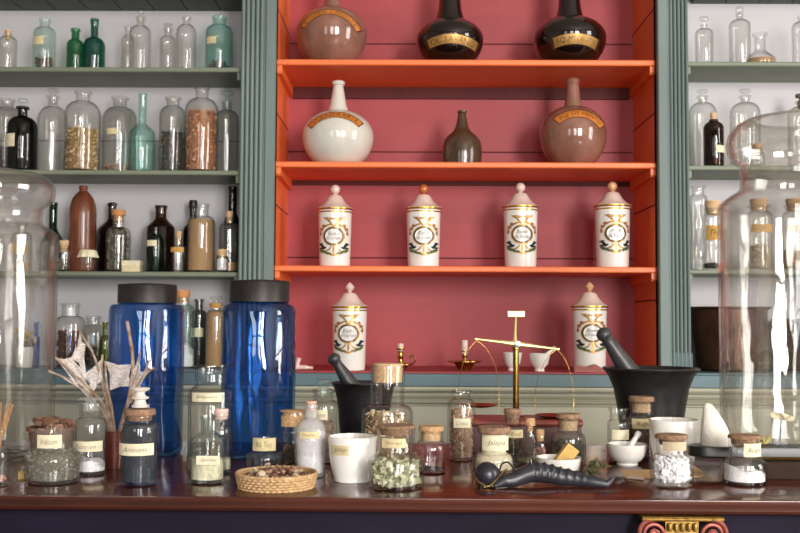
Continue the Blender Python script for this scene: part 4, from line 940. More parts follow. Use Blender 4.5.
# ------------------------------------------------------------------ jars in front, from left to right
g = 'labelled jars and bottles on the counter'
T = bottle('glass_bottle', 'small bottle with root twigs standing in it, at the left edge of the counter', -3, 27, 429, 446, 456, 13, CLEAR, yb=488, group=g, fill=('flakes', 'pink', 478, {'n': 60}))
zc, k = px_frame(-3, T.location.y, TABLE_Z)
mb = MB()
for x, y, q in ((12, 403, 1.7), (15, 404, 1.4), (3, 402, 1.5), (-4, 406, 1.3), (9, 411, 1.6)):
    mb.tube(spline([(0, 0, .01), (x*.12*k, .003, zc(445)), (x*.6*k, 0, zc(424)), (x*1.0*k, -.002, zc(y))], 5), [q*k]*10+[q*.8*k]*6, 8, mod=lambda i, a: 1+.15*math.sin(i*2.1+a*2))
tag(mb.obj('root_twigs', paint('pale root', (190, 152, 110), .9, col2=(150, 112, 76), scale=(40, 40, 40), bump=.6), None, T.location.copy()), 'pale tan root twigs sticking out of the small bottle at left edge', 'twigs')
# terracotta pot heaped with bark behind the squat jar
YP_ = 1.60; zc, k = px_frame(50, YP_, TABLE_Z); yb = foot(50, YP_, TABLE_Z)
T, zc, k, _ = turned('terracotta_pot', 'brown tapered terracotta pot heaped with bark behind a squat labelled jar', 'pot', 51, YP_, TABLE_Z, [(0, yb), (15, yb), (16, yb-1), (22, 431), (24, 430), (24, 426.5), (22.5, 426), (21, 427), (20, 433), (14, yb-4), (0, yb-4)], paint('terracotta', (134, 94, 68), .8, scale=(12, 12, 12), bump=.3))
mb = MB()
for i in range(34):
    a = random.uniform(0, 2*PI); r = 19*k*math.sqrt(random.random()); z = zc(426)+random.uniform(-.003, .014)*(1-r/(23*k)*.6)
    q = Matrix.Rotation(random.uniform(0, 6), 3, 'Z') @ Matrix.Rotation(random.uniform(-.9, .9), 3, 'X'); s_ = random.uniform(.008, .014)
    v = [q @ Vector((x*s_*random.uniform(.7, 1.1), y*s_*.5*random.uniform(.7, 1.2), zz*s_*.32))+Vector((r*math.cos(a), r*math.sin(a)*.8, z)) for x in (-1, 0, 1) for y in (-1, 1) for zz in (-1, 1+.0)]
    mb.add(v, [(0, 1, 3, 2), (8, 10, 11, 9), (0, 4, 5, 1), (4, 8, 9, 5), (2, 3, 7, 6), (6, 7, 11, 10), (1, 5, 7, 3), (5, 9, 11, 7), (0, 2, 6, 4), (4, 6, 10, 8)])
mb.lathe([(0, zc(431)), (19*k, zc(430)), (12*k, zc(427)), (0, zc(425))], 20)
mb.obj('bark_pieces', flake_mat('bark', ((126, 92, 70), (104, 72, 54), (148, 112, 88), (88, 60, 46))), T, smooth=False)
# wood block
YW = 1.47; k = YW/F
o = MB().bbox(-.014, .014, -.006, .006, 0, .012, .0015).obj('wood_stick', paint('yellowed wood', (190, 160, 96), .7, bump=.3), None, (at(20, 470, YW).x, YW+.03, TABLE_Z), smooth=False); o.rotation_euler = (0, 0, .5)
tag(o, 'short yellowed wooden stick lying behind the squat labelled jar', 'stick')
bottle('squat_jar', 'squat flared clear jar of grey green herb labelled Indicum, open top', 54, 57, 427, 446, 458, 42, glass('dusty glass', (.8, .8, .77), (.15, .15, .14), haze=.03), yb=487, group=g, cat='jar', shoulder='s', lip=1.03, lip_h=2, fill=('flakes', 'greyherb', 454, {'n': 1300, 'size': 2.3}), tags=[(44, 68, 436, 449.5, 'Indicum', PAPER)], base_r=27)
bottle('stoppered_jar', 'clear jar with frosted hollow stopper and white powder, labelled Butterum', 91, 33, 402, 418, 426, 22, CLEAR, yb=477, group=g, cat='jar', stop=('disc', 26, 397, glass('frosted glass', (.75, .8, .75), (.4, .45, .4), haze=.18)), fill=('powder', 'white', 462, {'tilt': 3}), tags=[(76, 106, 441.5, 452, 'Butterum', PAPER)], lip=1.12)
T = bottle('corked_jar', 'dark jar of black powder labelled Anisum with white finial on cork', 139.5, 38, 416, 422, 429, 29, CLEAR, yb=488, group=g, cat='jar', stop=('cork', 31, 407.5, 416, DCORK), fill=('powder', 'black', 427), tags=[(122, 157, 444, 456, 'Anisum', PAPER)], lip=1.05)
zc, k = px_frame(138, T.location.y, TABLE_Z)
fp = [(0, 407.3), (8, 407.2), (8.5, 405.5), (6.5, 404), (5.5, 401), (5.8, 399.5), (8.5, 398.5), (8.8, 397), (6, 396), (4.5, 394), (5, 392), (9, 390), (9.8, 388.6), (8.5, 387.5), (4, 388), (0, 388.4)]
MB().lathe([(r*k, zc(y)) for r, y in fp], 28).obj('white_finial', paint('chalky white ceramic', (224, 216, 206), .6), T)
# red cup with branches and cobweb-like lace
YC = 1.62; zc, k = px_frame(115, YC, TABLE_Z); yb = foot(115, YC, TABLE_Z)
T, zc, k, _ = turned('red_brown_cup', 'small banded reddish brown cup holding dry branches behind the dark jar', 'cup', 115, YC, TABLE_Z, [(0, yb), (9.5, yb), (9.7, yb-1), (9.9, 445), (10.2, 438), (10, 433), (10, 430.5), (9, 430.5), (9, 434), (0, 436)], paint('red brown lacquer', (128, 62, 48), .35, col2=(96, 44, 34), scale=(3, 3, 60)))
BR = paint('dry branch', (186, 166, 148), .85, col2=(128, 96, 72), scale=(30, 30, 30), bump=.6)
def Pb(x, y, dy=0): return Vector(((x-115)*k, dy, zc(y)))
mb = MB()
def br(pts, r0, r1):
    s_ = spline([Pb(*p) for p in pts], 6); n = len(s_); mb.tube(s_, [lerp(r0, r1, i/(n-1))*k for i in range(n)], 8, mod=lambda i, a: 1+.13*math.sin(i*1.9+a*3))
br([(112, 446), (106, 420, .0), (96, 402, -.01), (80, 384, -.015), (51, 370.5, -.02)], 2.0, 1.1)
br([(113, 446), (107, 415), (100, 398, -.012), (84, 380, -.02), (59.5, 357, -.028)], 1.6, 1.0)
br([(114, 446), (108, 412, .0), (100, 385, .005), (92, 356, .0), (78, 332, -.005)], 1.6, .9)
br([(112, 444), (105, 405, .01), (98, 375, .012), (98.5, 355, .01)], 1.6, 1.2)
br([(116, 446), (111, 410, .0), (107, 385, -.008), (105, 361, -.01)], 1.7, .9)
br([(117, 446), (122, 420), (130, 395, -.01), (133, 360, -.012), (127, 321, -.015)], 2.3, 1.6)
br([(131, 402, -.01), (139, 384, -.014), (148, 372, -.018), (155.5, 367, -.02)], 1.8, 1.3)
br([(145, 375, -.017), (150, 362, -.02), (153.5, 358, -.022)], 1.2, 1.0)
br([(132, 392, -.011), (138, 372, -.014), (141, 350, -.016)], 1.3, .8)
tag(mb.obj('dry_branches', BR, None, T.location.copy()), 'bleached dry branches draped with webby lace rising from the red brown cup', 'branches')
branches = bpy.data.objects['dry_branches']
web, nt, out = new_mat('gauzy web'); N = nt.nodes.new; L = nt.links.new
df = N('ShaderNodeBsdfDiffuse'); df.inputs[0].default_value = lin((206, 196, 190)); tr = N('ShaderNodeBsdfTransparent'); ms = N('ShaderNodeMixShader')
tc = N('ShaderNodeTexCoord'); wv = N('ShaderNodeTexNoise'); wv.inputs['Scale'].default_value = 220; mp = N('ShaderNodeMapping'); mp.inputs['Scale'].default_value = (1, 1, 2); L(tc.outputs['Object'], mp.inputs[0]); L(mp.outputs[0], wv.inputs[0])
rp = N('ShaderNodeValToRGB'); rp.color_ramp.elements[0].position = .38; rp.color_ramp.elements[1].position = .56; rp.color_ramp.elements[0].color = (.6, .6, .6, 1); rp.color_ramp.elements[1].color = (.98, .98, .98, 1)
L(wv.outputs[0], rp.inputs[0]); L(rp.outputs[0], ms.inputs[0]); L(tr.outputs[0], ms.inputs[1]); L(df.outputs[0], ms.inputs[2]); L(ms.outputs[0], out.inputs[0])
def webpatch(A, B, C, D, sag=.2, n=12):
    """quad sheet between four points with sides drawn inwards"""
    A, B, C, D = [Pb(*p) for p in (A, B, C, D)]; ctr = (A+B+C+D)/4; v = []
    for j in range(n+1):
        for i in range(n+1):
            u, w = i/n, j/n; p = A.lerp(B, u).lerp(D.lerp(C, u), w)
            e = max(abs(2*u-1), abs(2*w-1)); m1 = 1-abs(2*u-1) if abs(2*w-1) >= abs(2*u-1) else 1-abs(2*w-1)
            p = p+(ctr-p)*sag*e*m1; p.y += .002*math.sin(u*9+w*5); v.append(p)
    m_ = MB(); m_.add(v, [(j*(n+1)+i, j*(n+1)+i+1, (j+1)*(n+1)+i+1, (j+1)*(n+1)+i) for j in range(n) for i in range(n)])
    m_.obj('lace_web', web, branches)
webpatch((78, 333, -.005), (84, 345, -.003), (86, 374, -.01), (72, 358, -.012), .22)
webpatch((60, 358, -.027), (72, 357, -.012), (86, 372, -.01), (92, 398, -.009), .10)
webpatch((60, 359, -.027), (92, 396, -.009), (96, 404, -.008), (78, 384, -.02), .12)
webpatch((84, 374, -.01), (98.5, 358, .01), (101, 380, .0), (92, 394, -.006), .16)
webpatch((52, 371, -.02), (76, 380, -.018), (97, 404, -.01), (80, 385, -.015), .12)
webpatch((105.5, 361, -.01), (132, 364, -.013), (131, 386, -.01), (110, 390, -.005), .16)
webpatch((140, 352, -.016), (141, 368, -.015), (133, 398, -.012), (132.5, 372, -.012), .12)
webpatch((139, 370, -.015), (152, 368, -.02), (137, 394, -.012), (133, 392, -.011), .18)

# ------------------------------------------------------------------ jars between the blue jars
bottle('wide_mouth_jar', 'large clear wide mouthed jar labelled Belliponara before the second blue jar', 211.5, 45, 363.5, 384, 391, 32, CLEAR, yb=469, group=g, cat='jar', shoulder='slope', lip=1.16, tags=[(196, 226.5, 393, 402, 'Belliponara', PAPER)])
bottle('small_jar', 'small clear jar with pale pink stopper standing right of the aqua bottle', 221, 23, 412, 426, 433, 17, CLEAR, yb=475, group=g, cat='jar', stop=('cork', 15, 408, 412, paint('pale pink stopper', (226, 196, 186), .5)), fill=('powder', 'pale', 460), lip=1.15)
bottle('panelled_bottle', 'aqua panelled bottle of cream powder labelled Spirae', 208, 38, 414.5, 430, 441, 14, glass('faint aqua glass', (.86, .94, .91), (.12, .3, .26), haze=.01), yb=486, group=g, sides=8, lip=1.2, fill=('powder', 'cream', 462), tags=[(200.5, 224, 456, 465, 'Spirae', PAPER)], shoulder='slope')
# wicker tray
YB2 = solve_depth(276.5, 78, 494, TABLE_Z); k = YB2/F; zc, k = px_frame(276.5, YB2, TABLE_Z); R = 39*k; H = zc(473)-.004
T = thing('wicker_tray', (at(276.5, 485, YB2).x, YB2, TABLE_Z), 'round shallow wicker tray of dried seed pods near the counter edge', 'basket')
H = .019
WK = paint('wicker', (212, 178, 132), .7, col2=(170, 132, 88), scale=(60, 60, 60))
mb = MB(); rows = 5; n = 200; rr = H/rows/2
for j in range(rows):
    z = rr+2*rr*j; R_ = R*(.93+.06*j/(rows-1))
    pts = [((R_+.0011*math.sin(40*a*1+PI*j))*math.cos(a), (R_+.0011*math.sin(40*a+PI*j))*math.sin(a), z) for a in [2*PI*i/n for i in range(n+1)]]
    mb.tube(pts, rr*1.08, 6)
mb.lathe([(0, .0005), (R*.9, .0005), (R*.9, .003), (0, .003)], 48)
mb.obj('woven_side', WK, T)
mb = MB(); n = 260
pts = [((R*1.0)*math.cos(a), (R*1.0)*math.sin(a), H+.001) for a in [2*PI*i/n for i in range(n+1)]]
mb.tube(pts, .0026, 8, mod=lambda i, a: 1+.18*math.sin(i*1.45+a)); mb.obj('braided_rim', WK, T)
mb = MB()
for i in range(260):
    a = random.uniform(0, 2*PI); r = R*.84*math.sqrt(random.random()); z = random.uniform(.005, .013)+.022*(1-(r/R)**2)*random.random()
    q = Matrix.Rotation(random.uniform(0, 6), 3, 'Z') @ Matrix.Rotation(random.uniform(-1, 1), 3, 'X'); s_ = random.uniform(.0028, .0062)
    mb.lathe([(0, -s_*.6), (s_*.8, -s_*.25), (s_, 0), (s_*.7, s_*.4), (0, s_*.5)], 7, c=(r*math.cos(a), r*math.sin(a), z), M=q)
tag(mb.obj('seed_pods', flake_mat('seed pods', ((134, 96, 76), (176, 150, 124), (96, 62, 48), (206, 184, 156), (150, 110, 92))), None, T.location.copy(), smooth=False), 'brown and tan dried seed pods heaped in the wicker tray', 'pods', kind='stuff')
bottle('squat_jar', 'low wide clear jar with ochre neck label behind the wicker tray', 265.5, 39, 436, 451, 458, 27, CLEAR, yb=478, group=g, cat='jar', shoulder='round', lip=1.05, lip_h=2, tags=[(254, 277, 439, 452, 'Rub. Tinct', YPAPER)])
bottle('corked_jar', 'cork lidded cylinder jar of brown roots left of the white powder bottle', 293.5, 26, 412.5, 430, 432, 25, CLEAR, yb=474, group=g, cat='jar', stop=('cork', 27, 409, 413, CORK), fill=('flakes', 'olive', 446, {'n': 180}), lip=1.0, tags=[(282, 305, 416, 427, '', CORK)])
bottle('powder_bottle', 'round shouldered bottle of white powder with faded yellow label, beside the beaker', 311, 33, 404, 418, 441, 12.5, glass('powder dusted glass', (.85, .84, .84), (.3, .3, .3), haze=.22, haze_col=(.85, .82, .82)), yb=479, group=g, lip=1.15, lip_h=3, fill=('powder', 'white', 434, {'heap': 3}), tags=[(301, 321, 432, 439, 'Magnes.', YPAPER)], base_r=14.5, stop=('cork', 11.5, 400.5, 404, paint('pinkish cork', (214, 176, 156), .8)))
bottle('stoppered_jar', 'clear glass stoppered jar of tan chips with small white label', 323.5, 31, 388.5, 400, 408, 20, GREYGLASS, yb=464, group=g, cat='jar', stop=('disc', 17, 379, PALEAQUA), fill=('flakes', 'rust', 421, {'n': 200}), tags=[(315, 329, 410, 420, 'Sena', PAPER)], lip=1.15)
# left black mortar
def iron_mortar(label, cx, w, yr, Y, pest, wb):
    zc, k = px_frame(cx, Y, TABLE_Z); R = w/2; H = zc(yr)
    T = thing('iron_mortar', (at(cx, yr+30, Y).x, Y, TABLE_Z), label, 'mortar', 'black iron mortars'); b = wb/2
    P = [(0, 0), (b*1.12, 0), (b*1.14, .05), (b, .1), (b*1.0, .25), (lerp(b, R, .2), .55), (lerp(b, R, .38), .75), (lerp(b, R, .66), .9), (R*.97, .965), (R, .985), (R*.99, 1), (R*.9, 1), (R*.78, .9), (R*.7, .6), (b*.7, .25), (0, .15)]
    MB().lathe([(r*k, z*H) for r, z in P], 56).obj('bowl', IRON, T, ang=50)
    (x0, y0), (x1, y1), r0, r1, head = pest
    p0 = Vector(((x0-cx)*k, -.01, zc(y0))); p1 = Vector(((x1-cx)*k, 0, zc(y1))); d = p1-p0; p1 = p0+d*1.9; L_ = (p0-p1).length
    q = Vector((0, 0, 1)).rotation_difference((p0-p1).normalized()).to_matrix()
    h_ = head*k; pr = [(0, 0), (r1*k*1.2, .002), (r1*k*1.3, .015), (r1*k, .04), (lerp(r1, r0, .5)*k, L_*.6), (r0*k, L_-h_*2.2), (r0*k*.95, L_-h_*1.9)]+[(h_*math.sin(a), L_-h_*.9-h_*.9*math.cos(a)) for a in [lerp(.9, PI, i/8) for i in range(8)]]+[(0, L_)]
    o = MB().lathe(pr, 28, c=p1, M=q).obj('iron_pestle', paint('grey iron', (74, 72, 74), .4, .4, var=.15, scale=(20, 20, 20)), None, T.location.copy()); tag(o, PL[label], 'pestle')
iron_mortar('black iron mortar between second blue jar and tall corked jar', 364, 65, 382, 1.87, ((331, 354), (350, 384), 5, 9, 6.5), 48)
iron_mortar('big black iron mortar with flared rim near the right pilaster', 651, 95, 367.5, 1.86, ((600, 329), (626, 366), 6, 10.5, 7.6), 60)
def beaker(label, cx, wt, wb, yt, yb, tagp=None, ring=False):
    Y = solve_depth(cx, wb, yb, TABLE_Z); zc, k = px_frame(cx, Y, TABLE_Z); H = zc(yt); a, b = wt/2*k, wb/2*k
    H = at(cx, yt, Y+a).z-TABLE_Z; T = thing('porcelain_beaker', (at(cx, (yt+yb)/2, Y).x, Y, TABLE_Z), label, 'beaker', 'white porcelain beakers on the counter')
    P = [(0, .001), (b*.93, 0), (b, .0015), (b*1.01, H*.08), (lerp(b, a, .3), H*.2), (lerp(b, a, .78), H*.5), (lerp(b, a, .93), H*.8), (a*1.015, H*.985), (a, H), (a-.0025, H), (a-.004, H*.85), (lerp(b, a, .78)-.004, H*.5), (b-.004, H*.1), (0, H*.08)]
    MB().lathe(P, 48).obj('body', WHITE, T)
    Rz = lambda z: interp([p[1] for p in P[1:9]], [p[0] for p in P[1:9]], z)
    if tagp:
        x0, x1, y0, y1, s_ = tagp; mb = MB(); zq = lambda y: at(cx, y, Y-a).z-TABLE_Z; patch(mb, proj(Rz, .0006), (x0-cx)*k, (x1-cx)*k, zq(y1), zq(y0), 8, 3); lo = mb.obj('paper_label', YPAPER, T)
        mb = MB(); lettering(mb, proj(Rz, .001), s_, (x0+2-cx)*k, (x1-2-cx)*k, zq(y1-2.5), zq(y0+2)); mb.obj('lettering', INK, lo, smooth=False)
    if ring: MB().lathe([(a*.985, H*.995), (a*1.003, H*1.004), (a*.97, H*1.004)], 48).obj('tan_rim', paint('tan rim glaze', (190, 150, 104), .4), T)
beaker('white beaker with paper label Jalap beside the pale leaf jar', 352.5, 48, 36, 433, 484, (333, 350, 446, 456, 'Jalap'))
beaker('white tapered beaker with tan rim standing before the big iron mortar', 673.5, 47, 37, 417, 471, None, True)
# corked jars
bottle('corked_jar', 'tall necked clear jar of tan chips with deep cork, behind Senega jar', 387.5, 51, 366, 405, 413, 34, CLEAR, yb=470, group=g, cat='jar', stop=('cork', 36, 364.5, 366.5, PALECORK), fill=('flakes', 'pale', 414, {'n': 420, 'size': 5}), lip=1.02, lip_h=2)
def cork_plug(cx, Y, r, y0, y1, T, mat=CORK):
    zc, k = px_frame(cx, Y, TABLE_Z); R = r*k-.0033
    MB().lathe([(0, zc(y1)), (R*.97, zc(y1)), (R, zc(y0)), (0, zc(y0))], 32).obj('cork_plug', mat, T)
T = [x for x in COL.objects if x.get('label', '').startswith('tall necked clear jar of tan')][0]
cork_plug(387.5, T.location.y, 17, 366.8, 382, T, PALECORK)
T = bottle('corked_jar', 'squat corked jar of pale green leaves labelled Senega at the counter edge', 396, 56, 430, 450, 462, 37, CLEAR, yb=493, group=g, cat='jar', shoulder='s', stop=('cork', 38.5, 423, 430, DCORK), fill=('flakes', 'leaf', 465, {'n': 420, 'size': 7, 'flat': .14}), lip=1.04, lip_h=2, tags=[(382, 406, 440, 449.5, 'Senega', YPAPER)])
T = bottle('corked_jar', 'low nearly empty corked jar right of the Senega jar', 431, 33, 432, 441, 449, 23.5, CLEAR, yb=475, group=g, cat='jar', stop=('cork', 25, 424.5, 432, CORK), fill=('powder', 'dark', 472), lip=1.03, lip_h=2)
cork_plug(431, T.location.y, 11.7, 432.5, 440, T, PALECORK)
bottle('glass_jar', 'tall slim clear jar of reddish tan granules with flared mouth', 461.5, 28, 389.5, 399, 406, 18, CLEAR, yb=462, group=g, cat='jar', fill=('flakes', 'rust', 409, {'n': 900, 'size': 2.2}), tags=[(453, 470, 418.5, 428, 'Crocus', PAPER)], lip=1.15)
bottle('corked_jar', 'small corked jar with tan label behind the cream powder jar', 512.5, 26, 416, 426, 431, 18, CLEAR, yb=461, group=g, cat='jar', stop=('cork', 18, 408, 416, DCORK), tags=[(507, 522, 430, 438, 'Rad', YPAPER)], fill=('flakes', 'olive', 440, {'n': 160}), lip=1.08)
bottle('corked_jar', 'cream powder jar labelled Jalapa with dark crumbly cork', 494, 41, 434, 453, 461, 28, CLEAR, yb=476, group=g, cat='jar', stop=('cork', 33, 425, 434, DCORK), fill=('powder', 'cream', 436), tags=[(481.5, 508.5, 437, 452, 'Jalapa', PAPER)], lip=1.05, lip_h=2)
bottle('small_bottle', 'small clear bottle of pinkish pieces right of the conical bottle', 540, 17, 434, 441, 444, 11, CLEAR, yb=463, group=g, stop=('cork', 9, 428.5, 434, CORK), fill=('flakes', 'pink', 448, {'n': 60}))
bottle('conical_bottle', 'conical clear bottle with small cork and yellow green contents', 530, 31, 426, 434, 461, 10, CLEAR, yb=469, group=g, shoulder='slope', stop=('cork', 10.5, 417.5, 426, CORK), fill=('flakes', 'green', 462, {'n': 120}), lip=1.25, lip_h=2.5)
T = bottle('corked_jar', 'smoky brown corked jar behind the white dish with yellow wax', 568.5, 34, 419, 432, 441, 22, GREYGLASS, yb=465, group=g, cat='jar', stop=('cork', 24, 412.5, 419, DCORK), fill=('flakes', 'olive', 441, {'n': 180}), lip=1.05, lip_h=2)
cork_plug(568.5, T.location.y, 11, 419.5, 430, T, PALECORK)
# white dish with wax block
Y = solve_depth(558.5, 44, 477, TABLE_Z); zc, k = px_frame(558.5, Y, TABLE_Z); H = zc(457)
T = thing('white_dish', (at(558.5, 466, Y).x, Y, TABLE_Z), 'small white straight sided dish holding a block of yellow wax', 'dish')
MB().lathe([(0, 0), (19*k, 0), (20*k, .002), (22*k, H*.95), (22.3*k, H), (20.8*k, H), (19*k, .004), (0, .004)], 44).obj('body', WHITE, T)
o = MB().bbox(-.0105, .0105, -.009, .009, 0, .044, .002).obj('wax_block', paint('yellow wax', (206, 170, 90), .6, var=.1, scale=(20, 20, 20), bump=.3, sss=.1), None, (at(556, 466, Y).x, Y, TABLE_Z+.0075), smooth=False)
o.rotation_euler = (0, math.radians(38), 0); o.scale = (1.0, 1, 1); tag(o, 'rough yellow wax block leaning out of the small white dish', 'wax')
# balance on mahogany box
YBX = 1.86; zc, k = px_frame(520, YBX, TABLE_Z); HB = at(520, 420, YBX-.05).z-TABLE_Z
T = thing('wooden_case', (at(524, 430, YBX).x, YBX, TABLE_Z), 'long red mahogany case under the brass balance', 'box')
MB().bbox(-.098, .098, -.05, .05, 0, HB*.82, .002).obj('case_body', wood('dark mahogany', (84, 40, 34), (58, 26, 22), .4), T, smooth=False)
MB().bbox(-.1, .1, -.052, .052, HB*.82+.0003, HB, .003).obj('case_lid', MAHOGR, T, smooth=False)
zB0 = TABLE_Z+HB; YBL = YBX; zc, k = px_frame(516, YBL, zB0)
BT = thing('brass_balance', (at(516, 400, YBL).x, YBL, zB0), 'brass apothecary balance with tilted beam and bow hung pans on the mahogany case', 'balance')
mb = MB(); mb.lathe([(0, 0), (.014, 0), (.014, .002), (.009, .004), (.0045, .007), (3.3*k, .012), (3.0*k, zc(350)), (3.8*k, zc(349)), (3.8*k, zc(347)), (2.6*k, zc(346)), (2.4*k, zc(341)), (0, zc(340.5))], 24); mb.obj('column', BRASS, BT)
PB = lambda x, y, dy=0: Vector(((x-516)*k, dy, zc(y)))
PBR = paint('pale polished brass', (240, 220, 150), .3, .7, var=.05)
mb = MB(); mb.tube([PB(514.5, 345, -.006), PB(515, 330, -.006), PB(515.5, 317, -.006)], [2.2*k, 1.2*k, 1.0*k], 8); mb.obj('pointer', PBR, BT)
MB().bbox(-8.2*k, 8.2*k, -.0075, -.005, zc(317), zc(311), .0008).obj('pointer_plate', PBR, BT, smooth=False)
A, B = PB(475, 339, -.006), PB(559, 349, -.006); M_ = (A+B)/2
mb = MB(); mb.tube([A, A.lerp(M_, .12), A.lerp(M_, .5), M_, M_.lerp(B, .5), M_.lerp(B, .88), B], [1.3*k, 1.0*k, 1.5*k, 3.0*k, 1.5*k, 1.0*k, 1.3*k], 10); beam = mb.obj('beam', PBR, BT)
MB().lathe([(0, -.004), (3.2*k, -.003), (3.2*k, .003), (0, .004)], 20, c=M_+Vector((0, -.003, 0)), M=Matrix.Rotation(PI/2, 3, 'X')).obj('pivot_boss', paint('steel', (150, 150, 155), .3, .9), beam)
for (hx, hy), (lx, ly), (rx, ry), (pc, py, pr_) in (((477, 340.5), (459.5, 403), (499, 407), (464, 405.5, 24)), ((556, 349), (535, 412), (573, 412), (556, 415.5, 25))):
    mb = MB(); h0 = PB(hx, hy, -.006)
    for (ex, ey) in ((lx, ly), (rx, ry)):
        s_ = 1 if ex > hx else -1; w_ = abs(ex-hx)
        mb.tube(spline([h0, PB(hx+s_*w_*.45, hy+9, -.006), PB(hx+s_*w_*.85, hy+27, -.004), PB(ex, hy+45, 0), PB(ex, ey, 0)], 7), .3*k, 6)
    mb.obj('hanging_bow', BRASS, BT)
    pc_ = PB(pc, py); R = pr_*k*.78
    MB().lathe([(0, -.0045), (R*.5, -.0035), (R*.85, -.001), (R, .0018), (R*.96, .0018), (R*.8, 0), (R*.45, -.0025), (0, -.0035)], 40, c=((lx+rx)/2*k-516*k, 0, pc_.z)).obj('pan', BRASS, BT)

# ------------------------------------------------------------------ horn, gourd, sprig
HORN = paint('black horn', (50, 50, 58), .33, var=.2, col2=(34, 33, 38), scale=(6, 20, 20), bump=.3, bscale=5)
YH = 1.46; zc, k = px_frame(550, YH, TABLE_Z)
Hp = lambda x, y, dy=0: Vector(((x-550)*k, dy, zc(y)))
cp = [(494, 488, -.020), (505, 483, -.014), (518, 477, -.008), (534, 473, .0), (552, 475, .004), (574, 481, .0), (592, 485, -.008), (605, 481.5, -.012), (611, 475, -.012)]
sp = spline([Hp(*p) for p in cp], 16); n = len(sp)
rad = [interp([0, .12, .3, .42, .55, .72, .88, 1], [.5*k*4, 6.4*k, 8.4*k, 10*k, 9*k, 6*k, 3.6*k, 1.0*k], i/(n-1)) for i in range(n)]
base = min(p.z-r for p, r in zip(sp, rad)); 
for i, (p, r) in enumerate(zip(sp, rad)):
    if p.z-r < .0006: p.z = r+.0006
def ridge(i, a):
    u = i/(n-1)
    if .34 < u < .72:
        ph = (u-.34)/.38*8; s_ = (math.sin(ph*2*PI)*.5+.5)**2
        return 1+.15*s_*max(0, math.cos(a))**.7+.03*s_-.04
    return 1
tag(MB().tube(sp, rad, 22, mod=ridge).obj('ridged_horn', HORN, None, (at(550, 480, YH).x, YH, TABLE_Z), ang=60), 'curved black ridged animal horn lying across the front of the counter', 'horn')
YG = solve_depth(487, 26, 489, TABLE_Z); zc, k = px_frame(487, YG, TABLE_Z)
T = thing('metal_pomander', (at(487, 474, YG).x, YG, TABLE_Z), 'dark round metal ball on a twisted wire stand at the horn base', 'ornament')
c = Vector((0, 0, zc(474))); R = 12.6*k
MB().lathe([(R*math.sin(a), -R*.95*math.cos(a)) for a in [PI*i/18 for i in range(19)]], 32, c=c).obj('ball', paint('dark grey metal', (62, 60, 68), .3, .5, var=.15), T)
WR = paint('dark wire', (56, 48, 44), .4, .8); WRG = paint('brass wire', (150, 126, 78), .35, .8)
c0 = c
MB().tube(spline([c0+Vector((-13*k, 0, 1*k)), c0+Vector((-9*k, -9*k, -6*k)), c0+Vector((0, -12*k, -10*k)), c0+Vector((9*k, -8*k, -4*k)), c0+Vector((15*k, -2*k, 2*k)), c0+Vector((20*k, 0, 5*k))], 6), .9*k, 8).obj('wire_band', WRG, T)
MB().tube(spline([c0+Vector((12*k, 0, 3*k)), c0+Vector((15*k, 0, 10*k)), c0+Vector((21*k, 0, 11.5*k)), c0+Vector((26*k, 0, 5*k)), c0+Vector((25*k, 0, 0))], 6), .9*k, 8).obj('wire_handle', WR, T)
mb = MB(); pz = c0.z
coil = [Vector((-7*k+2.4*k*math.cos(a), -10*k+2.4*k*math.sin(a), max(.0015, (pz-8*k)*(1-a/(5*2*PI))))) for a in [5*2*PI*i/70 for i in range(71)]]
mb.tube(coil, .8*k, 6); mb.obj('wire_coil', WR, T)
mb = MB(); mb.tube(spline([c0+Vector((-12*k, -3*k, -3*k)), c0+Vector((-12*k, -4*k, -12*k)), Vector((-3*k, -8*k, .0015)), Vector((4*k, -2*k, .0015))], 6), .8*k, 8)
mb.tube(spline([c0+Vector((8*k, 4*k, -10*k)), Vector((9*k, 6*k, .006)), Vector((4*k, 2*k, .0015))], 6), .8*k, 8); mb.obj('wire_foot', WRG, T)
YSP = 1.55; k = YSP/F; zc, k = px_frame(597, YSP, TABLE_Z)
mb = MB()
for s_ in range(7):
    a0 = s_*.9; st = Vector((-11*k, 0, .002)); en = Vector((lerp(-6, 11, random.random())*k, .02*math.sin(a0), random.uniform(.004, .021)))
    pts = spline([st, st.lerp(en, .5)+Vector((0, 0, .004)), en], 5); mb.tube(pts, .0006, 5)
    for p in pts[2:]:
        for q in range(5):
            d = Vector((random.uniform(-1, 1), random.uniform(-1, 1), random.uniform(-.3, 1))).normalized()*.0085; mb.tube([p, p+d*.5, p+d], [.0005, .0014, .0003], 4)
tag(mb.obj('herb_sprig', flake_mat('herb sprig', ((92, 92, 60), (70, 74, 46), (118, 112, 78))), None, (at(597, 465, YSP).x, YSP, TABLE_Z)), 'dry greenish herb sprig between the wax dish and hand mortar', 'sprig')

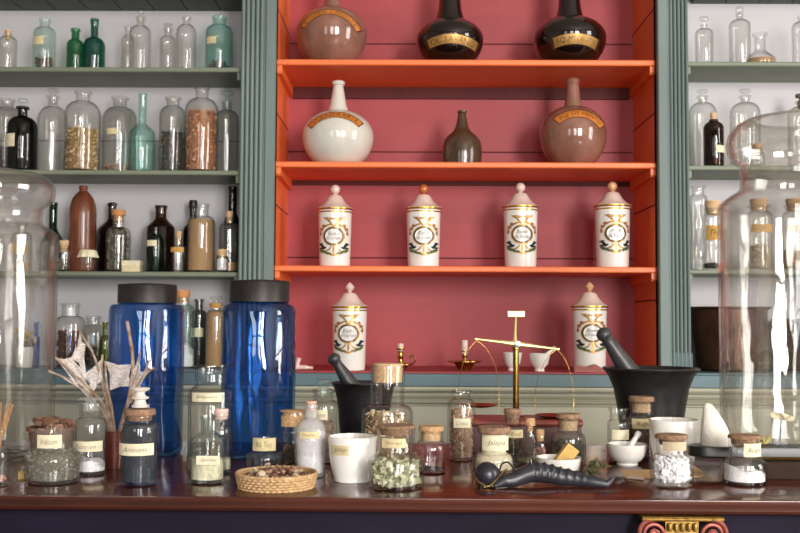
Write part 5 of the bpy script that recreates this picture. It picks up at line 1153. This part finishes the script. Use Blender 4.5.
# ------------------------------------------------------------------ right group
bottle('square_bottle', 'small clear bottle with blank white label left of the brown jar', 618.5, 22, 407, 420, 425, 17, CLEAR, yb=462, group=g, fill=('powder', 'dark', 452), tags=[(610.5, 627, 430, 440, '', PAPER)], lip=1.15)
T = bottle('corked_jar', 'tall corked jar of red brown powder with pale label band', 641.5, 28, 402, 415, 421, 22, GREYGLASS, yb=461, group=g, cat='jar', stop=('cork', 25, 395.5, 402, DCORK), fill=('flakes', 'redbr', 428, {'n': 260}), tags=[(630, 652, 419, 429, 'Rubia', YPAPER)], lip=1.06, lip_h=2)
cork_plug(641.5, T.location.y, 11, 402.5, 412, T, PALECORK)
Ym = solve_depth(627, 26, 467, TABLE_Z)
mortar('hand_mortar', 'white porcelain hand mortar on the counter before the big iron mortar', 627, 38.5, 443.5, TABLE_Z, Ym+.004, WHITE, ((640, 431, 2.2), (627, 452, 3.2), 3.2),
       [(0, 0), (.52, 0), (.54, .05), (.5, .1), (.74, .25), (.9, .45), (.98, .75), (1.02, .96), (1.02, 1), (.95, 1), (.9, .7), (.7, .35), (.3, .2), (0, .18)])
KRAFT = paint('kraft paper', (214, 178, 132), .8, var=.08, scale=(10, 10, 10))
def paper(name, label, corners, thick=.0006, mat=KRAFT, zoff=0.0):
    P_ = [on_z(x, y, TABLE_Z) for x, y in corners]; c = sum(P_, Vector())/len(P_); n = len(P_)
    v = [(p.x-c.x, p.y-c.y, z) for z in (0, thick) for p in P_]
    o = MB().add(v, [tuple(range(n-1, -1, -1)), tuple(range(n, 2*n))]+[(i, (i+1) % n, (i+1) % n+n, i+n) for i in range(n)]).obj(name, mat, None, (c.x, c.y, TABLE_Z+zoff), smooth=False)
    return tag(o, label, 'paper', 'kraft paper packets on the counter')
paper('paper_packet', 'tan paper packet lying left under the white crystal jar', [(619, 470), (626, 478.5), (668, 478), (664, 470)])
paper('paper_packet', 'tan paper packet pointing right from under the white crystal jar', [(650, 477), (700, 478), (707, 476), (690, 463), (660, 468)], zoff=.0009)
o = MB().bbox(-.012, .012, -.003, .003, 0, .006, .001).obj('paper_twist', paint('pink paper', (226, 190, 168), .8), None, (at(642, 470, 1.49).x, 1.53, TABLE_Z+.0008), smooth=False); o.rotation_euler.z = -.7; tag(o, 'small folded pinkish paper twist beside the hand mortar', 'paper')
bottle('corked_jar', 'squat corked jar of white crystals standing on paper packets', 671.5, 42, 440, 452, 461, 29, CLEAR, yb=488.5, group=g, cat='jar', shoulder='s', stop=('cork', 32, 432.5, 440, DCORK), fill=('flakes', 'white', 460, {'n': 420, 'size': 5.5, 'flat': .8}), lip=1.06, lip_h=2, tags=[(660, 684, 443, 452, '', paint('neck paper band', (206, 190, 158), .8))], z0=TABLE_Z+.0017)
bottle('corked_jar', 'squat corked jar of white powder labelled Alum at the right', 744.5, 42.5, 440, 454, 464, 30, CLEAR, yb=488, group=g, cat='jar', shoulder='s', stop=('cork', 31.5, 433, 440, DCORK), fill=('powder', 'white', 472, {'tilt': 4}), lip=1.05, lip_h=2, tags=[(739, 759, 444.5, 458, 'Alum', PAPER)])
